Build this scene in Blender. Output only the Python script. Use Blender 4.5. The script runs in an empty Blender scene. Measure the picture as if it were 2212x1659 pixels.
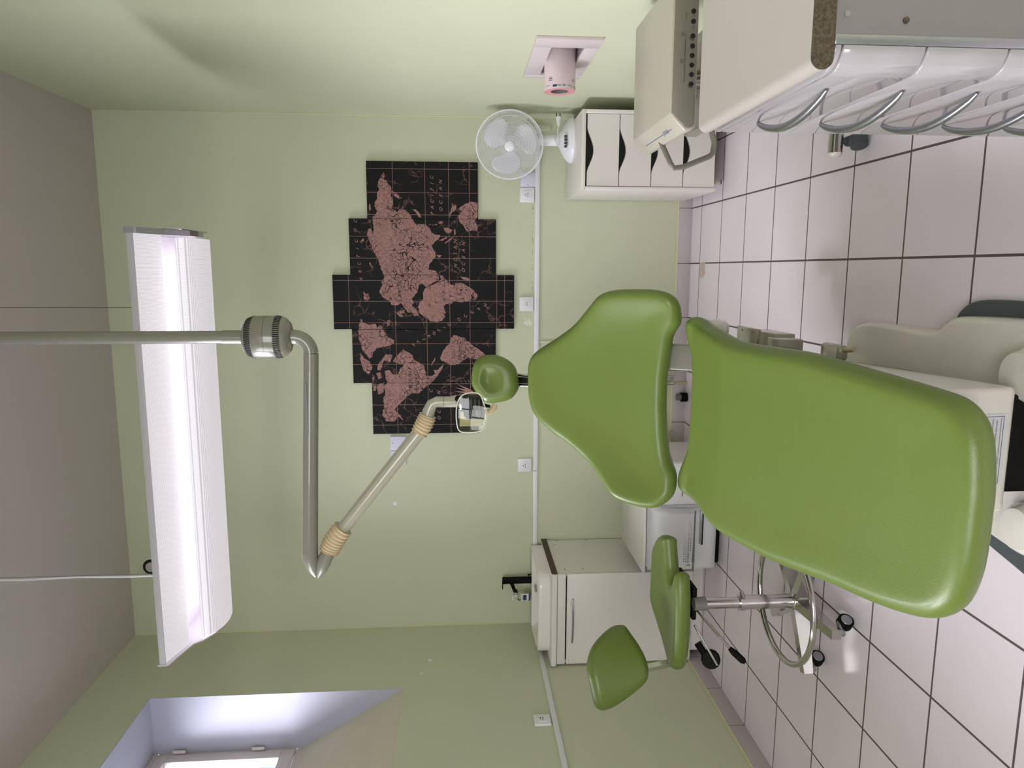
import bpy, bmesh, math, random
from mathutils import Vector, Matrix
from mathutils.geometry import tessellate_polygon, delaunay_2d_cdt
random.seed(7)
sc = bpy.context.scene
col = sc.collection
PI = math.pi
W, H, YF = 2.869, 3.147, -5.6        # room width, height, y of the wall behind the camera

# ------------------------------------------------------------------ camera
cam = bpy.data.cameras.new('camera'); co = bpy.data.objects.new('camera', cam); col.objects.link(co)
cam.sensor_fit = 'HORIZONTAL'; cam.sensor_width = 36.0
cam.lens = 1568.2357 / 2212 * 36.0
R_ = Vector((0.98783347, 0.15524552, -0.00915802))
U_ = Vector((-0.00233634, 0.07369626, 0.997278))
F_ = Vector((-0.15549785, 0.98512319, -0.07316213))
m = Matrix.Identity(4)                # the phone was held upright, the picture is stored on its side
for i in range(3):
    m[i][0] = -U_[i]; m[i][1] = R_[i]; m[i][2] = -F_[i]
m[0][3], m[1][3], m[2][3] = 2.06798564, -4.02053351, 1.29231218
co.matrix_world = m
cam.clip_start = 0.02
sc.camera = co

# ------------------------------------------------------------------ light
sc.view_settings.view_transform = 'Standard'; sc.view_settings.look = 'None'
sc.view_settings.gamma = 1; sc.view_settings.use_curve_mapping = False
sc.view_settings.exposure = 0.06
w = bpy.data.worlds.new('sky'); sc.world = w; w.use_nodes = True
w.node_tree.nodes['Background'].inputs[0].default_value = (0.62, 0.78, 1, 1)
w.node_tree.nodes['Background'].inputs[1].default_value = 1.2
def area(name, loc, direction, sx, sy, power, color, spread=PI):
    l = bpy.data.lights.new(name, 'AREA'); l.shape = 'RECTANGLE'; l.size = sx; l.size_y = sy
    l.energy = power; l.color = color; l.spread = spread
    o = bpy.data.objects.new(name, l); col.objects.link(o); o.location = loc
    o.rotation_euler = Vector(direction).to_track_quat('-Z', 'Y').to_euler()
    return o
area('daylight_side_window', (-1.5, -1.20, 3.55), (1, 0.0, -0.75), 2.6, 2.4, 360, (0.90, 0.89, 1.0), 1.95)
area('fill_light_front', (1.35, YF - 0.75, 2.2), (0, 1, -0.5), 2.6, 1.6, 50, (1.0, 0.96, 0.97), 1.95)  # fill light outside the added window behind the camera
area('fill_light_left', (-0.75, -3.05, 2.45), (1, 0.15, -0.7), 1.3, 1.9, 44, (1.0, 0.95, 0.97), 1.95)  # more fill, through a window added further along the left wall

# ------------------------------------------------------------------ materials
def s2l(c): return tuple(((v/255)/12.92 if v/255 <= .04045 else ((v/255+.055)/1.055)**2.4) for v in c)
def mat(name, c, rough=.5, metal=0, coat=0, noise=0, nscale=30, bump=0, bscale=200, spec=.5):
    m = bpy.data.materials.new(name); m.use_nodes = True; nt = m.node_tree; N = nt.nodes; L = nt.links
    b = N['Principled BSDF']; cl = s2l(c)
    b.inputs['Base Color'].default_value = (*cl, 1); b.inputs['Roughness'].default_value = rough
    b.inputs['Metallic'].default_value = metal; b.inputs['Coat Weight'].default_value = coat
    b.inputs['Specular IOR Level'].default_value = spec
    tc = N.new('ShaderNodeTexCoord')
    if noise:
        n = N.new('ShaderNodeTexNoise'); n.inputs['Scale'].default_value = nscale; n.inputs['Detail'].default_value = 4
        L.new(tc.outputs['Object'], n.inputs['Vector'])
        r = N.new('ShaderNodeValToRGB')
        r.color_ramp.elements[0].position = .3; r.color_ramp.elements[1].position = .7
        r.color_ramp.elements[0].color = (*[v*(1-noise) for v in cl], 1)
        r.color_ramp.elements[1].color = (*[min(1, v*(1+noise)) for v in cl], 1)
        L.new(n.outputs['Fac'], r.inputs[0]); L.new(r.outputs[0], b.inputs['Base Color'])
    if bump:
        n2 = N.new('ShaderNodeTexNoise'); n2.inputs['Scale'].default_value = bscale
        L.new(tc.outputs['Object'], n2.inputs['Vector'])
        bp = N.new('ShaderNodeBump'); bp.inputs['Strength'].default_value = bump; bp.inputs['Distance'].default_value = .002
        L.new(n2.outputs['Fac'], bp.inputs['Height']); L.new(bp.outputs[0], b.inputs['Normal'])
    return m
def emis(name, c, s):
    m = mat(name, c, .5); b = m.node_tree.nodes['Principled BSDF']
    b.inputs['Emission Color'].default_value = (*s2l(c), 1); b.inputs['Emission Strength'].default_value = s
    return m
def glass(name, tint=(1, 1, 1), refl=.12):
    m = bpy.data.materials.new(name); m.use_nodes = True; nt = m.node_tree; N = nt.nodes; L = nt.links
    for n in list(N): N.remove(n)
    o = N.new('ShaderNodeOutputMaterial'); t = N.new('ShaderNodeBsdfTransparent'); g = N.new('ShaderNodeBsdfGlossy')
    t.inputs[0].default_value = (*tint, 1); g.inputs['Roughness'].default_value = .03
    f = N.new('ShaderNodeLayerWeight'); f.inputs[0].default_value = refl
    mx = N.new('ShaderNodeMixShader'); L.new(f.outputs['Fresnel'], mx.inputs[0])
    L.new(t.outputs[0], mx.inputs[1]); L.new(g.outputs[0], mx.inputs[2]); L.new(mx.outputs[0], o.inputs[0])
    return m
def tiles(name, c, grout, size, ox, oy, wd, use=(1, 1), rough=.22):
    m = mat(name, c, rough, noise=.03, nscale=2.5); nt = m.node_tree; N = nt.nodes; L = nt.links; b = N['Principled BSDF']
    src = b.inputs['Base Color'].links[0].from_socket
    g = N.new('ShaderNodeNewGeometry'); sp = N.new('ShaderNodeSeparateXYZ'); L.new(g.outputs['Position'], sp.inputs[0])
    masks = []
    for k, (ax, off) in enumerate((('X', ox), ('Y', oy))):
        if not use[k]: continue
        def mth(op, a, bb):
            n = N.new('ShaderNodeMath'); n.operation = op
            for i, v in enumerate((a, bb)):
                if isinstance(v, (int, float)): n.inputs[i].default_value = v
                else: L.new(v, n.inputs[i])
            return n.outputs[0]
        t = mth('SUBTRACT', sp.outputs[ax], off); t = mth('DIVIDE', t, size); t = mth('ADD', t, 100.5)
        t = mth('FRACT', t, 0); t = mth('SUBTRACT', t, .5); t = mth('ABSOLUTE', t, 0); masks.append(mth('LESS_THAN', t, wd/size/2))
    mk = masks[0]
    if len(masks) > 1:
        n = N.new('ShaderNodeMath'); n.operation = 'MAXIMUM'; L.new(masks[0], n.inputs[0]); L.new(masks[1], n.inputs[1]); mk = n.outputs[0]
    mx = N.new('ShaderNodeMix'); mx.data_type = 'RGBA'; L.new(mk, mx.inputs[0]); L.new(src, mx.inputs[6]); mx.inputs[7].default_value = (*s2l(grout), 1)
    L.new(mx.outputs[2], b.inputs['Base Color'])
    r = N.new('ShaderNodeMath'); r.operation = 'MULTIPLY_ADD'; L.new(mk, r.inputs[0]); r.inputs[1].default_value = .5; r.inputs[2].default_value = rough
    L.new(r.outputs[0], b.inputs['Roughness'])
    bp = N.new('ShaderNodeBump'); bp.invert = True; bp.inputs['Distance'].default_value = .002; bp.inputs['Strength'].default_value = .5
    L.new(mk, bp.inputs['Height']); L.new(bp.outputs[0], b.inputs['Normal'])
    return m
M_wall = mat('green_wall_paint', (202, 206, 177), .62, noise=.015, nscale=3, bump=.25, bscale=160)
M_ceil = mat('ceiling_paint', (192, 184, 180), .8, noise=.015, nscale=2, bump=.1, bscale=150)
M_niche = mat('white_reveal_paint', (180, 180, 194), .55, noise=.02, nscale=4, bump=.2, bscale=40)
M_floor = tiles('floor_tiles', (230, 221, 227), (88, 83, 80), .3, .0047, -.1641, .007)
M_bbX = tiles('plinth_tiles_back', (196, 188, 188), (92, 86, 82), .3, .0047, 0, .004, (1, 0))
M_bbY = tiles('plinth_tiles_side', (190, 180, 180), (92, 86, 82), .3, 0, -.1641, .004, (0, 1))
M_green = mat('green_vinyl', (97, 115, 48), .38, noise=.02, nscale=3, bump=.15, bscale=260, coat=.05)
M_white = mat('white_laminate', (226, 222, 216), .32, noise=.01, nscale=6)
M_gloss = mat('glossy_cream_plastic', (212, 209, 200), .12, coat=.4, noise=.01)
M_plast = mat('white_plastic', (232, 231, 234), .35, noise=.01)
M_lav = mat('lavender_white_plate', (214, 212, 230), .4, noise=.01)
M_cream = mat('cream_enamel', (160, 157, 141), .22, coat=.3, noise=.01)
M_pgrey = mat('grey_green_enamel', (120, 119, 107), .25, coat=.3, noise=.01)
M_bell = mat('beige_rubber', (194, 176, 142), .55, noise=.02)
M_grey = mat('grey_panel', (128, 125, 122), .5, noise=.02, nscale=5)
M_dgrey = mat('dark_grey_rubber', (70, 76, 80), .5, noise=.05)
M_black = mat('black_plastic', (12, 11, 11), .65, noise=.05, spec=.15)
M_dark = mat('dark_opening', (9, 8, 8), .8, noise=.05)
M_chrome = mat('polished_steel', (196, 194, 190), .16, metal=1, noise=.03, nscale=20)
M_alu = mat('brushed_aluminium', (172, 174, 180), .3, metal=1, noise=.03, nscale=60)
M_chip = mat('chipboard_edge', (80, 70, 54), .85, noise=.5, nscale=240)
M_pipe = mat('beige_pipe', (190, 172, 140), .5, noise=.02)
M_pink = mat('pink_paper', (206, 142, 148), .8, noise=.05)
M_paper = mat('paper_roll', (222, 205, 204), .85, noise=.03, nscale=20, bump=.4, bscale=60)
M_blue = mat('blue_print', (34, 92, 128), .5, noise=.02)
M_navy = mat('navy_print', (28, 48, 96), .5, noise=.02)
M_ink = mat('black_print', (26, 26, 28), .6, noise=.02)
M_inkg = mat('grey_print', (110, 112, 112), .6, noise=.02)
M_metfr = mat('galvanised_recess', (176, 166, 170), .45, metal=.4, noise=.04)
M_frame = mat('window_frame_paint', (214, 204, 200), .35, noise=.02)
M_glass = glass('window_glass')
M_shield = glass('clear_shield', (.93, .94, .9), .35)
M_refl = mat('lamp_reflector', (150, 144, 104), .35, metal=.2, noise=.05)
M_mirror = mat('dark_mirror', (120, 140, 140), .08, metal=.9, noise=.03)
M_fan = mat('white_fan_plastic', (228, 228, 232), .35, noise=.01)
M_blade = mat('fan_blade_plastic', (206, 206, 208), .25, noise=.01)
M_label = mat('label_sticker', (196, 196, 200), .5, noise=.01)
M_tube = emis('fluorescent_tube', (255, 246, 246), 12)
M_lampw = mat('lamp_white_enamel', (194, 190, 200), .4, noise=.01)
M_key = mat('dark_key', (60, 64, 64), .5, noise=.02)
M_soap = glass('soap_bottle_plastic', (.95, .95, .88), .2)
M_rust = mat('limescale_patch', (196, 176, 164), .8, noise=.1)

def perforated(name, base, em, hole):   # solid sheet with a hole pattern; tube light showing through is painted as emission
    m = mat(name, base, .45); nt = m.node_tree; N = nt.nodes; L = nt.links; b = N['Principled BSDF']
    uv = N.new('ShaderNodeUVMap'); v = N.new('ShaderNodeTexVoronoi'); v.inputs['Randomness'].default_value = 0
    v.voronoi_dimensions = '2D'; v.inputs['Scale'].default_value = 240
    L.new(uv.outputs[0], v.inputs['Vector'])
    lt = N.new('ShaderNodeMath'); lt.operation = 'LESS_THAN'; lt.inputs[1].default_value = hole; L.new(v.outputs['Distance'], lt.inputs[0])
    mu = N.new('ShaderNodeMath'); mu.operation = 'MULTIPLY_ADD'; mu.inputs[1].default_value = em; mu.inputs[2].default_value = em*.72
    L.new(lt.outputs[0], mu.inputs[0]); L.new(mu.outputs[0], b.inputs['Emission Strength'])
    b.inputs['Emission Color'].default_value = (*s2l((243, 238, 246)), 1)
    return m
M_perf = perforated('perforated_sheet', (172, 168, 176), .50, .33)
M_perfdark = perforated('perforated_edge', (120, 116, 112), .1, .2)

def mapmats():
    land = mat('dusty_rose_land', (172, 122, 112), .55, spec=.2); nt = land.node_tree; N = nt.nodes; L = nt.links; b = N['Principled BSDF']
    tc = N.new('ShaderNodeTexCoord'); ns = N.new('ShaderNodeTexNoise'); ns.inputs['Scale'].default_value = 9; ns.inputs['Detail'].default_value = 6
    g = N.new('ShaderNodeNewGeometry'); L.new(g.outputs['Position'], ns.inputs['Vector'])
    mxv = N.new('ShaderNodeMix'); mxv.data_type = 'VECTOR'; mxv.inputs[0].default_value = .12
    L.new(g.outputs['Position'], mxv.inputs[4]); L.new(ns.outputs['Color'], mxv.inputs[5])
    v = N.new('ShaderNodeTexVoronoi'); v.feature = 'DISTANCE_TO_EDGE'; v.inputs['Scale'].default_value = 42; L.new(mxv.outputs[1], v.inputs['Vector'])
    n2 = N.new('ShaderNodeTexNoise'); n2.inputs['Scale'].default_value = 6; L.new(g.outputs['Position'], n2.inputs['Vector'])
    m1 = N.new('ShaderNodeMath'); m1.operation = 'MULTIPLY_ADD'; L.new(n2.outputs['Fac'], m1.inputs[0]); m1.inputs[1].default_value = .22; m1.inputs[2].default_value = -.085
    lt = N.new('ShaderNodeMath'); lt.operation = 'LESS_THAN'; L.new(v.outputs['Distance'], lt.inputs[0]); L.new(m1.outputs[0], lt.inputs[1])
    n3 = N.new('ShaderNodeTexNoise'); n3.inputs['Scale'].default_value = 90; n3.inputs['Detail'].default_value = 5; L.new(g.outputs['Position'], n3.inputs['Vector'])
    cr = N.new('ShaderNodeValToRGB'); cr.color_ramp.elements[0].position = .3; cr.color_ramp.elements[1].position = .75
    cr.color_ramp.elements[0].color = (*s2l((132, 98, 92)), 1); cr.color_ramp.elements[1].color = (*s2l((178, 136, 130)), 1); L.new(n3.outputs['Fac'], cr.inputs[0])
    mx = N.new('ShaderNodeMix'); mx.data_type = 'RGBA'; L.new(lt.outputs[0], mx.inputs[0]); L.new(cr.outputs[0], mx.inputs[6]); mx.inputs[7].default_value = (*s2l((24, 20, 20)), 1)
    L.new(mx.outputs[2], b.inputs['Base Color'])
    sea = mat('black_marble_sea', (9, 7, 9), .5, spec=.2); nt = sea.node_tree; N = nt.nodes; L = nt.links; b = N['Principled BSDF']
    g = N.new('ShaderNodeNewGeometry'); ns = N.new('ShaderNodeTexNoise'); ns.inputs['Scale'].default_value = 7; ns.inputs['Detail'].default_value = 6; L.new(g.outputs['Position'], ns.inputs['Vector'])
    mxv = N.new('ShaderNodeMix'); mxv.data_type = 'VECTOR'; mxv.inputs[0].default_value = .2
    L.new(g.outputs['Position'], mxv.inputs[4]); L.new(ns.outputs['Color'], mxv.inputs[5])
    v = N.new('ShaderNodeTexVoronoi'); v.feature = 'DISTANCE_TO_EDGE'; v.inputs['Scale'].default_value = 10; L.new(mxv.outputs[1], v.inputs['Vector'])
    n2 = N.new('ShaderNodeTexNoise'); n2.inputs['Scale'].default_value = 8; n2.inputs['Detail'].default_value = 3; L.new(g.outputs['Position'], n2.inputs['Vector'])
    m1 = N.new('ShaderNodeMath'); m1.operation = 'MULTIPLY_ADD'; L.new(n2.outputs['Fac'], m1.inputs[0]); m1.inputs[1].default_value = .14; m1.inputs[2].default_value = -.066
    lt = N.new('ShaderNodeMath'); lt.operation = 'LESS_THAN'; L.new(v.outputs['Distance'], lt.inputs[0]); L.new(m1.outputs[0], lt.inputs[1])
    mx = N.new('ShaderNodeMix'); mx.data_type = 'RGBA'; L.new(lt.outputs[0], mx.inputs[0]); mx.inputs[6].default_value = (*s2l((9, 7, 9)), 1); mx.inputs[7].default_value = (*s2l((92, 66, 60)), 1)
    L.new(mx.outputs[2], b.inputs['Base Color'])
    return land, sea
M_land, M_sea = mapmats()
M_rose = mat('rose_line_print', (168, 124, 112), .55, noise=.05, nscale=80)

# ------------------------------------------------------------------ mesh helpers
class MB:
    def __init__(s): s.v = []; s.f = []; s.m = []; s.uv = {}
    def add(s, vs, fs, mi=0):
        b = len(s.v); s.v += [tuple(v) for v in vs]; s.f += [[i+b for i in f] for f in fs]; s.m += [mi]*len(fs); return s
    def bm(s, bm, mi=0):
        bm.verts.ensure_lookup_table(); bm.verts.index_update()
        s.add([v.co for v in bm.verts], [[v.index for v in f.verts] for f in bm.faces], mi); bm.free(); return s
    def box(s, a, b, r=0, seg=2, mi=0, M=None):
        bm = bmesh.new(); bmesh.ops.create_cube(bm, size=1)
        c = [(a[i]+b[i])/2 for i in range(3)]; d = [abs(b[i]-a[i]) for i in range(3)]
        for v in bm.verts: v.co = Vector([v.co[i]*d[i]+c[i] for i in range(3)])
        if r: bmesh.ops.bevel(bm, geom=bm.edges[:], offset=min(r, min(d)*.49), segments=seg, profile=.5, affect='EDGES')
        if M: bmesh.ops.transform(bm, matrix=M, verts=bm.verts)
        return s.bm(bm, mi)
    def prism(s, poly, axis, a, b, r=0, mi=0, seg=2):       # 2D outline swept along an axis
        bm = bmesh.new()
        def P(p, t): return {'X': (t, p[0], p[1]), 'Y': (p[0], t, p[1]), 'Z': (p[0], p[1], t)}[axis]
        A = [bm.verts.new(P(p, a)) for p in poly]; B = [bm.verts.new(P(p, b)) for p in poly]; n = len(poly)
        bm.faces.new(A); bm.faces.new(B[::-1])
        for i in range(n): bm.faces.new((A[i], B[i], B[(i+1) % n], A[(i+1) % n]))
        bmesh.ops.recalc_face_normals(bm, faces=bm.faces)
        if r: bmesh.ops.bevel(bm, geom=bm.edges[:], offset=r, segments=seg, profile=.5, affect='EDGES', clamp_overlap=True)
        return s.bm(bm, mi)
    def tube(s, pts, rad, n=12, caps=True, closed=False, mi=0, sx=1):
        P = [Vector(p) for p in pts]; k = len(P); rs = rad if isinstance(rad, (list, tuple)) else [rad]*k
        rings = []; up = None
        for i in range(k):
            if closed: t = (P[(i+1) % k]-P[i-1]).normalized()
            else: t = (P[min(i+1, k-1)]-P[max(i-1, 0)]).normalized()
            if up is None:
                up = t.orthogonal().normalized()
                if abs(t.z) < .9: up = (Vector((0, 0, 1))-t*t.z).normalized()
            else: up = (up-t*up.dot(t)).normalized()
            sd = t.cross(up)
            rings.append([P[i]+(up*math.cos(a)+sd*math.sin(a)*sx)*rs[i] for a in [2*PI*j/n for j in range(n)]])
        vs = [v for r in rings for v in r]; fs = []
        for i in range(k if closed else k-1):
            for j in range(n):
                a = i*n+j; b = i*n+(j+1) % n; c = ((i+1) % k)*n+(j+1) % n; d = ((i+1) % k)*n+j
                fs.append([a, b, c, d])
        if caps and not closed: fs += [list(range(n))[::-1], [(k-1)*n+j for j in range(n)]]
        return s.add(vs, fs, mi)
    def cyl(s, a, b, r, r2=None, n=24, mi=0): return s.tube([a, b], [r, r if r2 is None else r2], n=n, mi=mi)
    def lathe(s, prof, c, ax=(0, 0, 1), n=40, mi=0, caps=True):   # prof: (radius, height)
        ax = Vector(ax).normalized(); e1 = ax.orthogonal().normalized(); e2 = ax.cross(e1); c = Vector(c)
        vs = [c+ax*h+(e1*math.cos(t)+e2*math.sin(t))*max(r, 1e-5) for r, h in prof for t in [2*PI*j/n for j in range(n)]]; fs = []
        for i in range(len(prof)-1):
            for j in range(n): fs.append([i*n+j, i*n+(j+1) % n, (i+1)*n+(j+1) % n, (i+1)*n+j])
        if caps: fs += [list(range(n))[::-1], [(len(prof)-1)*n+j for j in range(n)]]
        return s.add(vs, fs, mi)
    def flat(s, poly3, mi=0):
        t = tessellate_polygon([[Vector(p) for p in poly3]]); return s.add(poly3, [list(f) for f in t], mi)
    def text(s, body, size, origin, ex, ey, mi=0, shear=0, align='LEFT', depth=0, spacing=1):
        cu = bpy.data.curves.new('tmp', 'FONT'); cu.body = body; cu.size = size; cu.shear = shear; cu.align_x = align
        cu.space_character = spacing; cu.resolution_u = 3
        o = bpy.data.objects.new('tmp', cu); col.objects.link(o); bpy.context.view_layer.update()
        me = bpy.data.meshes.new_from_object(o.evaluated_get(bpy.context.evaluated_depsgraph_get()))
        O = Vector(origin); ex = Vector(ex); ey = Vector(ey)
        s.add([O+ex*v.co.x+ey*v.co.y for v in me.vertices], [list(p.vertices) for p in me.polygons], mi)
        bpy.data.objects.remove(o); bpy.data.curves.remove(cu); bpy.data.meshes.remove(me); return s
    def build(s, name, mats, parent=None, smooth=True, angle=40, uvf=None):
        if not isinstance(mats, (list, tuple)): mats = [mats]
        me = bpy.data.meshes.new(name)
        loc = Vector((0, 0, 0)); q = parent
        while q: loc += q.location; q = q.parent
        vs = [tuple(Vector(v)-loc) for v in s.v]
        me.from_pydata(vs, [], s.f)
        for mm in mats: me.materials.append(mm)
        me.polygons.foreach_set('material_index', s.m)
        if uvf:
            ul = me.uv_layers.new(name='UVMap')
            for lp in me.loops: ul.data[lp.index].uv = uvf(s.v[lp.vertex_index])
        me.update(); me.validate()
        if smooth:
            me.polygons.foreach_set('use_smooth', [True]*len(me.polygons))
            me.set_sharp_from_angle(angle=math.radians(angle))
        o = bpy.data.objects.new(name, me); col.objects.link(o)
        if parent: o.parent = parent
        return o
def thing(name, label, cat, loc=(0, 0, 0), group=None):
    o = bpy.data.objects.new(name, None); col.objects.link(o); o.location = loc; o.empty_display_size = .1
    o['label'] = label; o['category'] = cat
    if group: o['group'] = group
    return o
def tag(o, label, cat, group=None):
    o['label'] = label; o['category'] = cat
    if group: o['group'] = group
    return o
def lab(o, t): o['label'] = t; return o
def struct(o): o['kind'] = 'structure'; return o
def dup(root, loc, label):
    r = root.copy(); col.objects.link(r); r.location = loc; r['label'] = label
    for ch in list(root.children):
        c = ch.copy(); col.objects.link(c); c.parent = r
    return r
def arc(c, r, a0, a1, n, e1=(1, 0, 0), e2=(0, 0, 1)):
    c = Vector(c); e1 = Vector(e1); e2 = Vector(e2)
    return [c+(e1*math.cos(math.radians(a0+(a1-a0)*i/n))+e2*math.sin(math.radians(a0+(a1-a0)*i/n)))*r for i in range(n+1)]
def smooth_loop(p, n):
    k = len(p); out = []
    d = [math.dist(p[i], p[(i+1) % k]) for i in range(k)]; T = sum(d)
    for q in range(n):
        s = T*q/n; i = 0
        while s > d[i] and i < k-1: s -= d[i]; i += 1
        t = s/d[i]; P = [p[(i+j-1) % k] for j in range(4)]
        out.append(tuple(.5*(2*P[1][a]+(P[2][a]-P[0][a])*t+(2*P[0][a]-5*P[1][a]+4*P[2][a]-P[3][a])*t*t+(3*P[1][a]-P[0][a]-3*P[2][a]+P[3][a])*t**3) for a in (0, 1)))
    for _ in range(2): out = [tuple(out[i][a]*.5+(out[i-1][a]+out[(i+1) % n][a])*.25 for a in (0, 1)) for i in range(n)]
    return out
def cushion(outline, M3, th, r, crown=0, n=140, step=.014, dent=None, cw=.06):
    """padded slab: a smooth outline with a rounded rim, both faces filled with an even net; M3(x, y, h) puts it in space"""
    O = smooth_loop(outline, n)
    A = sum(O[i][0]*O[(i+1) % n][1]-O[(i+1) % n][0]*O[i][1] for i in range(n))
    sg = 1 if A > 0 else -1
    nr = []
    for i in range(n):
        tx = O[(i+2) % n][0]-O[i-2][0]; ty = O[(i+2) % n][1]-O[i-2][1]; l = math.hypot(tx, ty) or 1
        nr.append((-ty/l*sg, tx/l*sg))
    for _ in range(6): nr = [tuple(nr[i][a]*.5+(nr[i-1][a]+nr[(i+1) % n][a])*.25 for a in (0, 1)) for i in range(n)]
    lev = [(r*(1-math.cos(PI/2*j/7)), th/2*math.sin(PI/2*j/7)) for j in range(8)]
    last = [(O[i][0]+nr[i][0]*r, O[i][1]+nr[i][1]*r) for i in range(n)]
    def inside(x, y):
        c = False
        for i in range(n):
            (x0, y0), (x1, y1) = last[i-1], last[i]
            if (y0 > y) != (y1 > y) and x < (x1-x0)*(y-y0)/(y1-y0)+x0: c = not c
        return c
    def dist(x, y): return min(math.hypot(x-a, y-b) for a, b in last)
    xs = [p[0] for p in last]; ys = [p[1] for p in last]
    inner = []
    yy = min(ys); row = 0
    while yy < max(ys):
        xx = min(xs)+(step/2 if row % 2 else 0)
        while xx < max(xs):
            if inside(xx, yy):
                d = dist(xx, yy)
                if d > step*.6: inner.append((xx, yy, d))
            xx += step
        yy += step*.866; row += 1
    V2 = [Vector(p) for p in last]+[Vector((x, y)) for x, y, _ in inner]
    res = delaunay_2d_cdt(V2, [(i, (i+1) % n) for i in range(n)], [], 1, 1e-6)
    nv = [tuple(v) for v in res[0]]; tri = [list(f) for f in res[2]]
    dd = [0 if i < n else dist(*nv[i]) for i in range(len(nv))]
    vs = []; fs = []
    for side in (1, -1):
        base = len(vs)
        for d, h in lev[:-1]:
            vs += [M3(O[i][0]+nr[i][0]*d, O[i][1]+nr[i][1]*d, side*h) for i in range(n)]
        cap = len(vs)
        for i, (x, y) in enumerate(nv):
            c = 0
            if side == 1:
                u = 1-math.exp(-(dd[i]/cw)**2); c = crown*u
                if dent: c += dent(x, y)*u
            vs.append(M3(x, y, side*th/2+c))
        m_ = len(lev)-1
        for k in range(m_):
            for i in range(n):
                a, b = base+k*n+i, base+k*n+(i+1) % n
                c, d = (base+(k+1)*n+(i+1) % n, base+(k+1)*n+i) if k < m_-1 else (cap+(i+1) % n, cap+i)
                fs.append([a, b, c, d])
        fs += [[cap+q for q in f] for f in tri]
    bm = bmesh.new(); V = [bm.verts.new(v) for v in vs]
    for f in fs:
        try: bm.faces.new([V[i] for i in f])
        except ValueError: pass
    bmesh.ops.remove_doubles(bm, verts=bm.verts, dist=.0003)
    bmesh.ops.recalc_face_normals(bm, faces=bm.faces)
    return MB().bm(bm)

# ------------------------------------------------------------------ room
T = .3
def wallbox(name, boxes, m, marks=(), **k):
    mb = MB()
    for a, b in boxes: mb.box(a, b)
    for mi, p in marks: mb.flat(p, mi)
    return struct(mb.build(name, m, smooth=False, **k))
wallbox('floor', [((-T, YF, -.1), (W, 0, 0))], [M_floor, M_rust], [(1, [(x, y, .0004) for x, y in ((2.109, -.165), (2.11, -.256), (2.068, -.256), (2.05, -.262), (2.038, -.245), (2.023, -.203), (2.035, -.190), (2.03, -.176), (2.06, -.168))])])
wallbox('ceiling', [((-T-.4, YF, H), (W+T, T, H+.12))], M_ceil)
def blob(cx, cz, a, b, n=14):
    return [(cx+a*math.cos(2*PI*i/n)*random.uniform(.7, 1.2), -.0004, cz+b*math.sin(2*PI*i/n)*random.uniform(.7, 1.2)) for i in range(n)]
marks = [(2, blob(1.775, .905, .017, .028)), (2, blob(1.793, .898, .006, .008)), (2, blob(1.80, .925, .004, .005))]
for sx, a, b in ((2.402, .016, .0035), (2.368, .004, .003), (2.348, .003, .003), (2.31, .005, .0025), (2.274, .006, .0022), (2.225, .018, .002), (2.163, .016, .002), (2.12, .003, .003), (2.095, .003, .003), (2.075, .005, .003), (2.037, .003, .003), (2.0, .004, .003), (1.965, .014, .0025)): marks.append((1, blob(sx, .8825, a, b, 10)))
wallbox('wall_back', [((-T-.4, 0, -.1), (W+T, T, H))], [M_wall, mat('glue_stain', (170, 164, 118), .7, noise=.1), mat('white_filler', (224, 224, 210), .7, noise=.03)], marks)
# right wall with the recess of the paper dispenser
RY0, RY1, RZ0, RZ1, RD = -1.279, -.89, .825, .952, .22
wallbox('wall_right', [((W, YF, -.1), (W+T, RY0, H)), ((W, RY1, -.1), (W+T, 0, H)), ((W, RY0, -.1), (W+T, RY1, RZ0)),
                       ((W, RY0, RZ1), (W+T, RY1, H)), ((W+RD, RY0, RZ0), (W+T, RY1, RZ1))], M_wall)
# left wall with the deep window niche; its sill slopes up to the window; the second opening is added
NY1, NY0, NZ0, NZ1 = -.64, -2.25, 1.585, 2.812
wallbox('wall_left', [((-T, NY1, -.1), (0, 0, H)), ((-T, -2.45, -.1), (0, NY0, H)), ((-T, YF, -.1), (0, -3.75, H)), ((-T, -3.75, -.1), (0, -2.45, 1.15)), ((-T, -3.75, 2.85), (0, -2.45, H)), ((-T, NY0, -.1), (0, NY1, NZ0)), ((-T, NY0, NZ1), (0, NY1, H))], [M_wall, mat('white_filler_patch', (222, 222, 206), .7, noise=.03)], [(1, [(.0004, -.512+.017*math.cos(2*PI*i/14)*random.uniform(.6, 1.2), 1.496+.012*math.sin(2*PI*i/14)*random.uniform(.6, 1.2)) for i in range(14)])])
mb = MB(); t_ = .004
mb.box((-T, NY1-t_, NZ0), (-.0005, NY1-.0001, NZ1-.0001)); mb.box((-T, NY0+.0001, NZ0), (-.0005, NY0+t_, NZ1-.0001)); mb.box((-T, NY0+t_, NZ1-t_), (-.0005, NY1-t_, NZ1-.0001))
struct(mb.build('trim_1', M_niche, smooth=False))
mb = MB(); mb.prism([(-T, NZ0), (-.0008, NZ0+.0005), (-.0008, NZ0+.003), (-T, 2.087)], 'Y', NY0+t_, NY1-t_)
struct(mb.build('trim_2', mat('sill_plaster', (208, 203, 180), .6, noise=.03, nscale=8, bump=.5, bscale=50), smooth=False))
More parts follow.
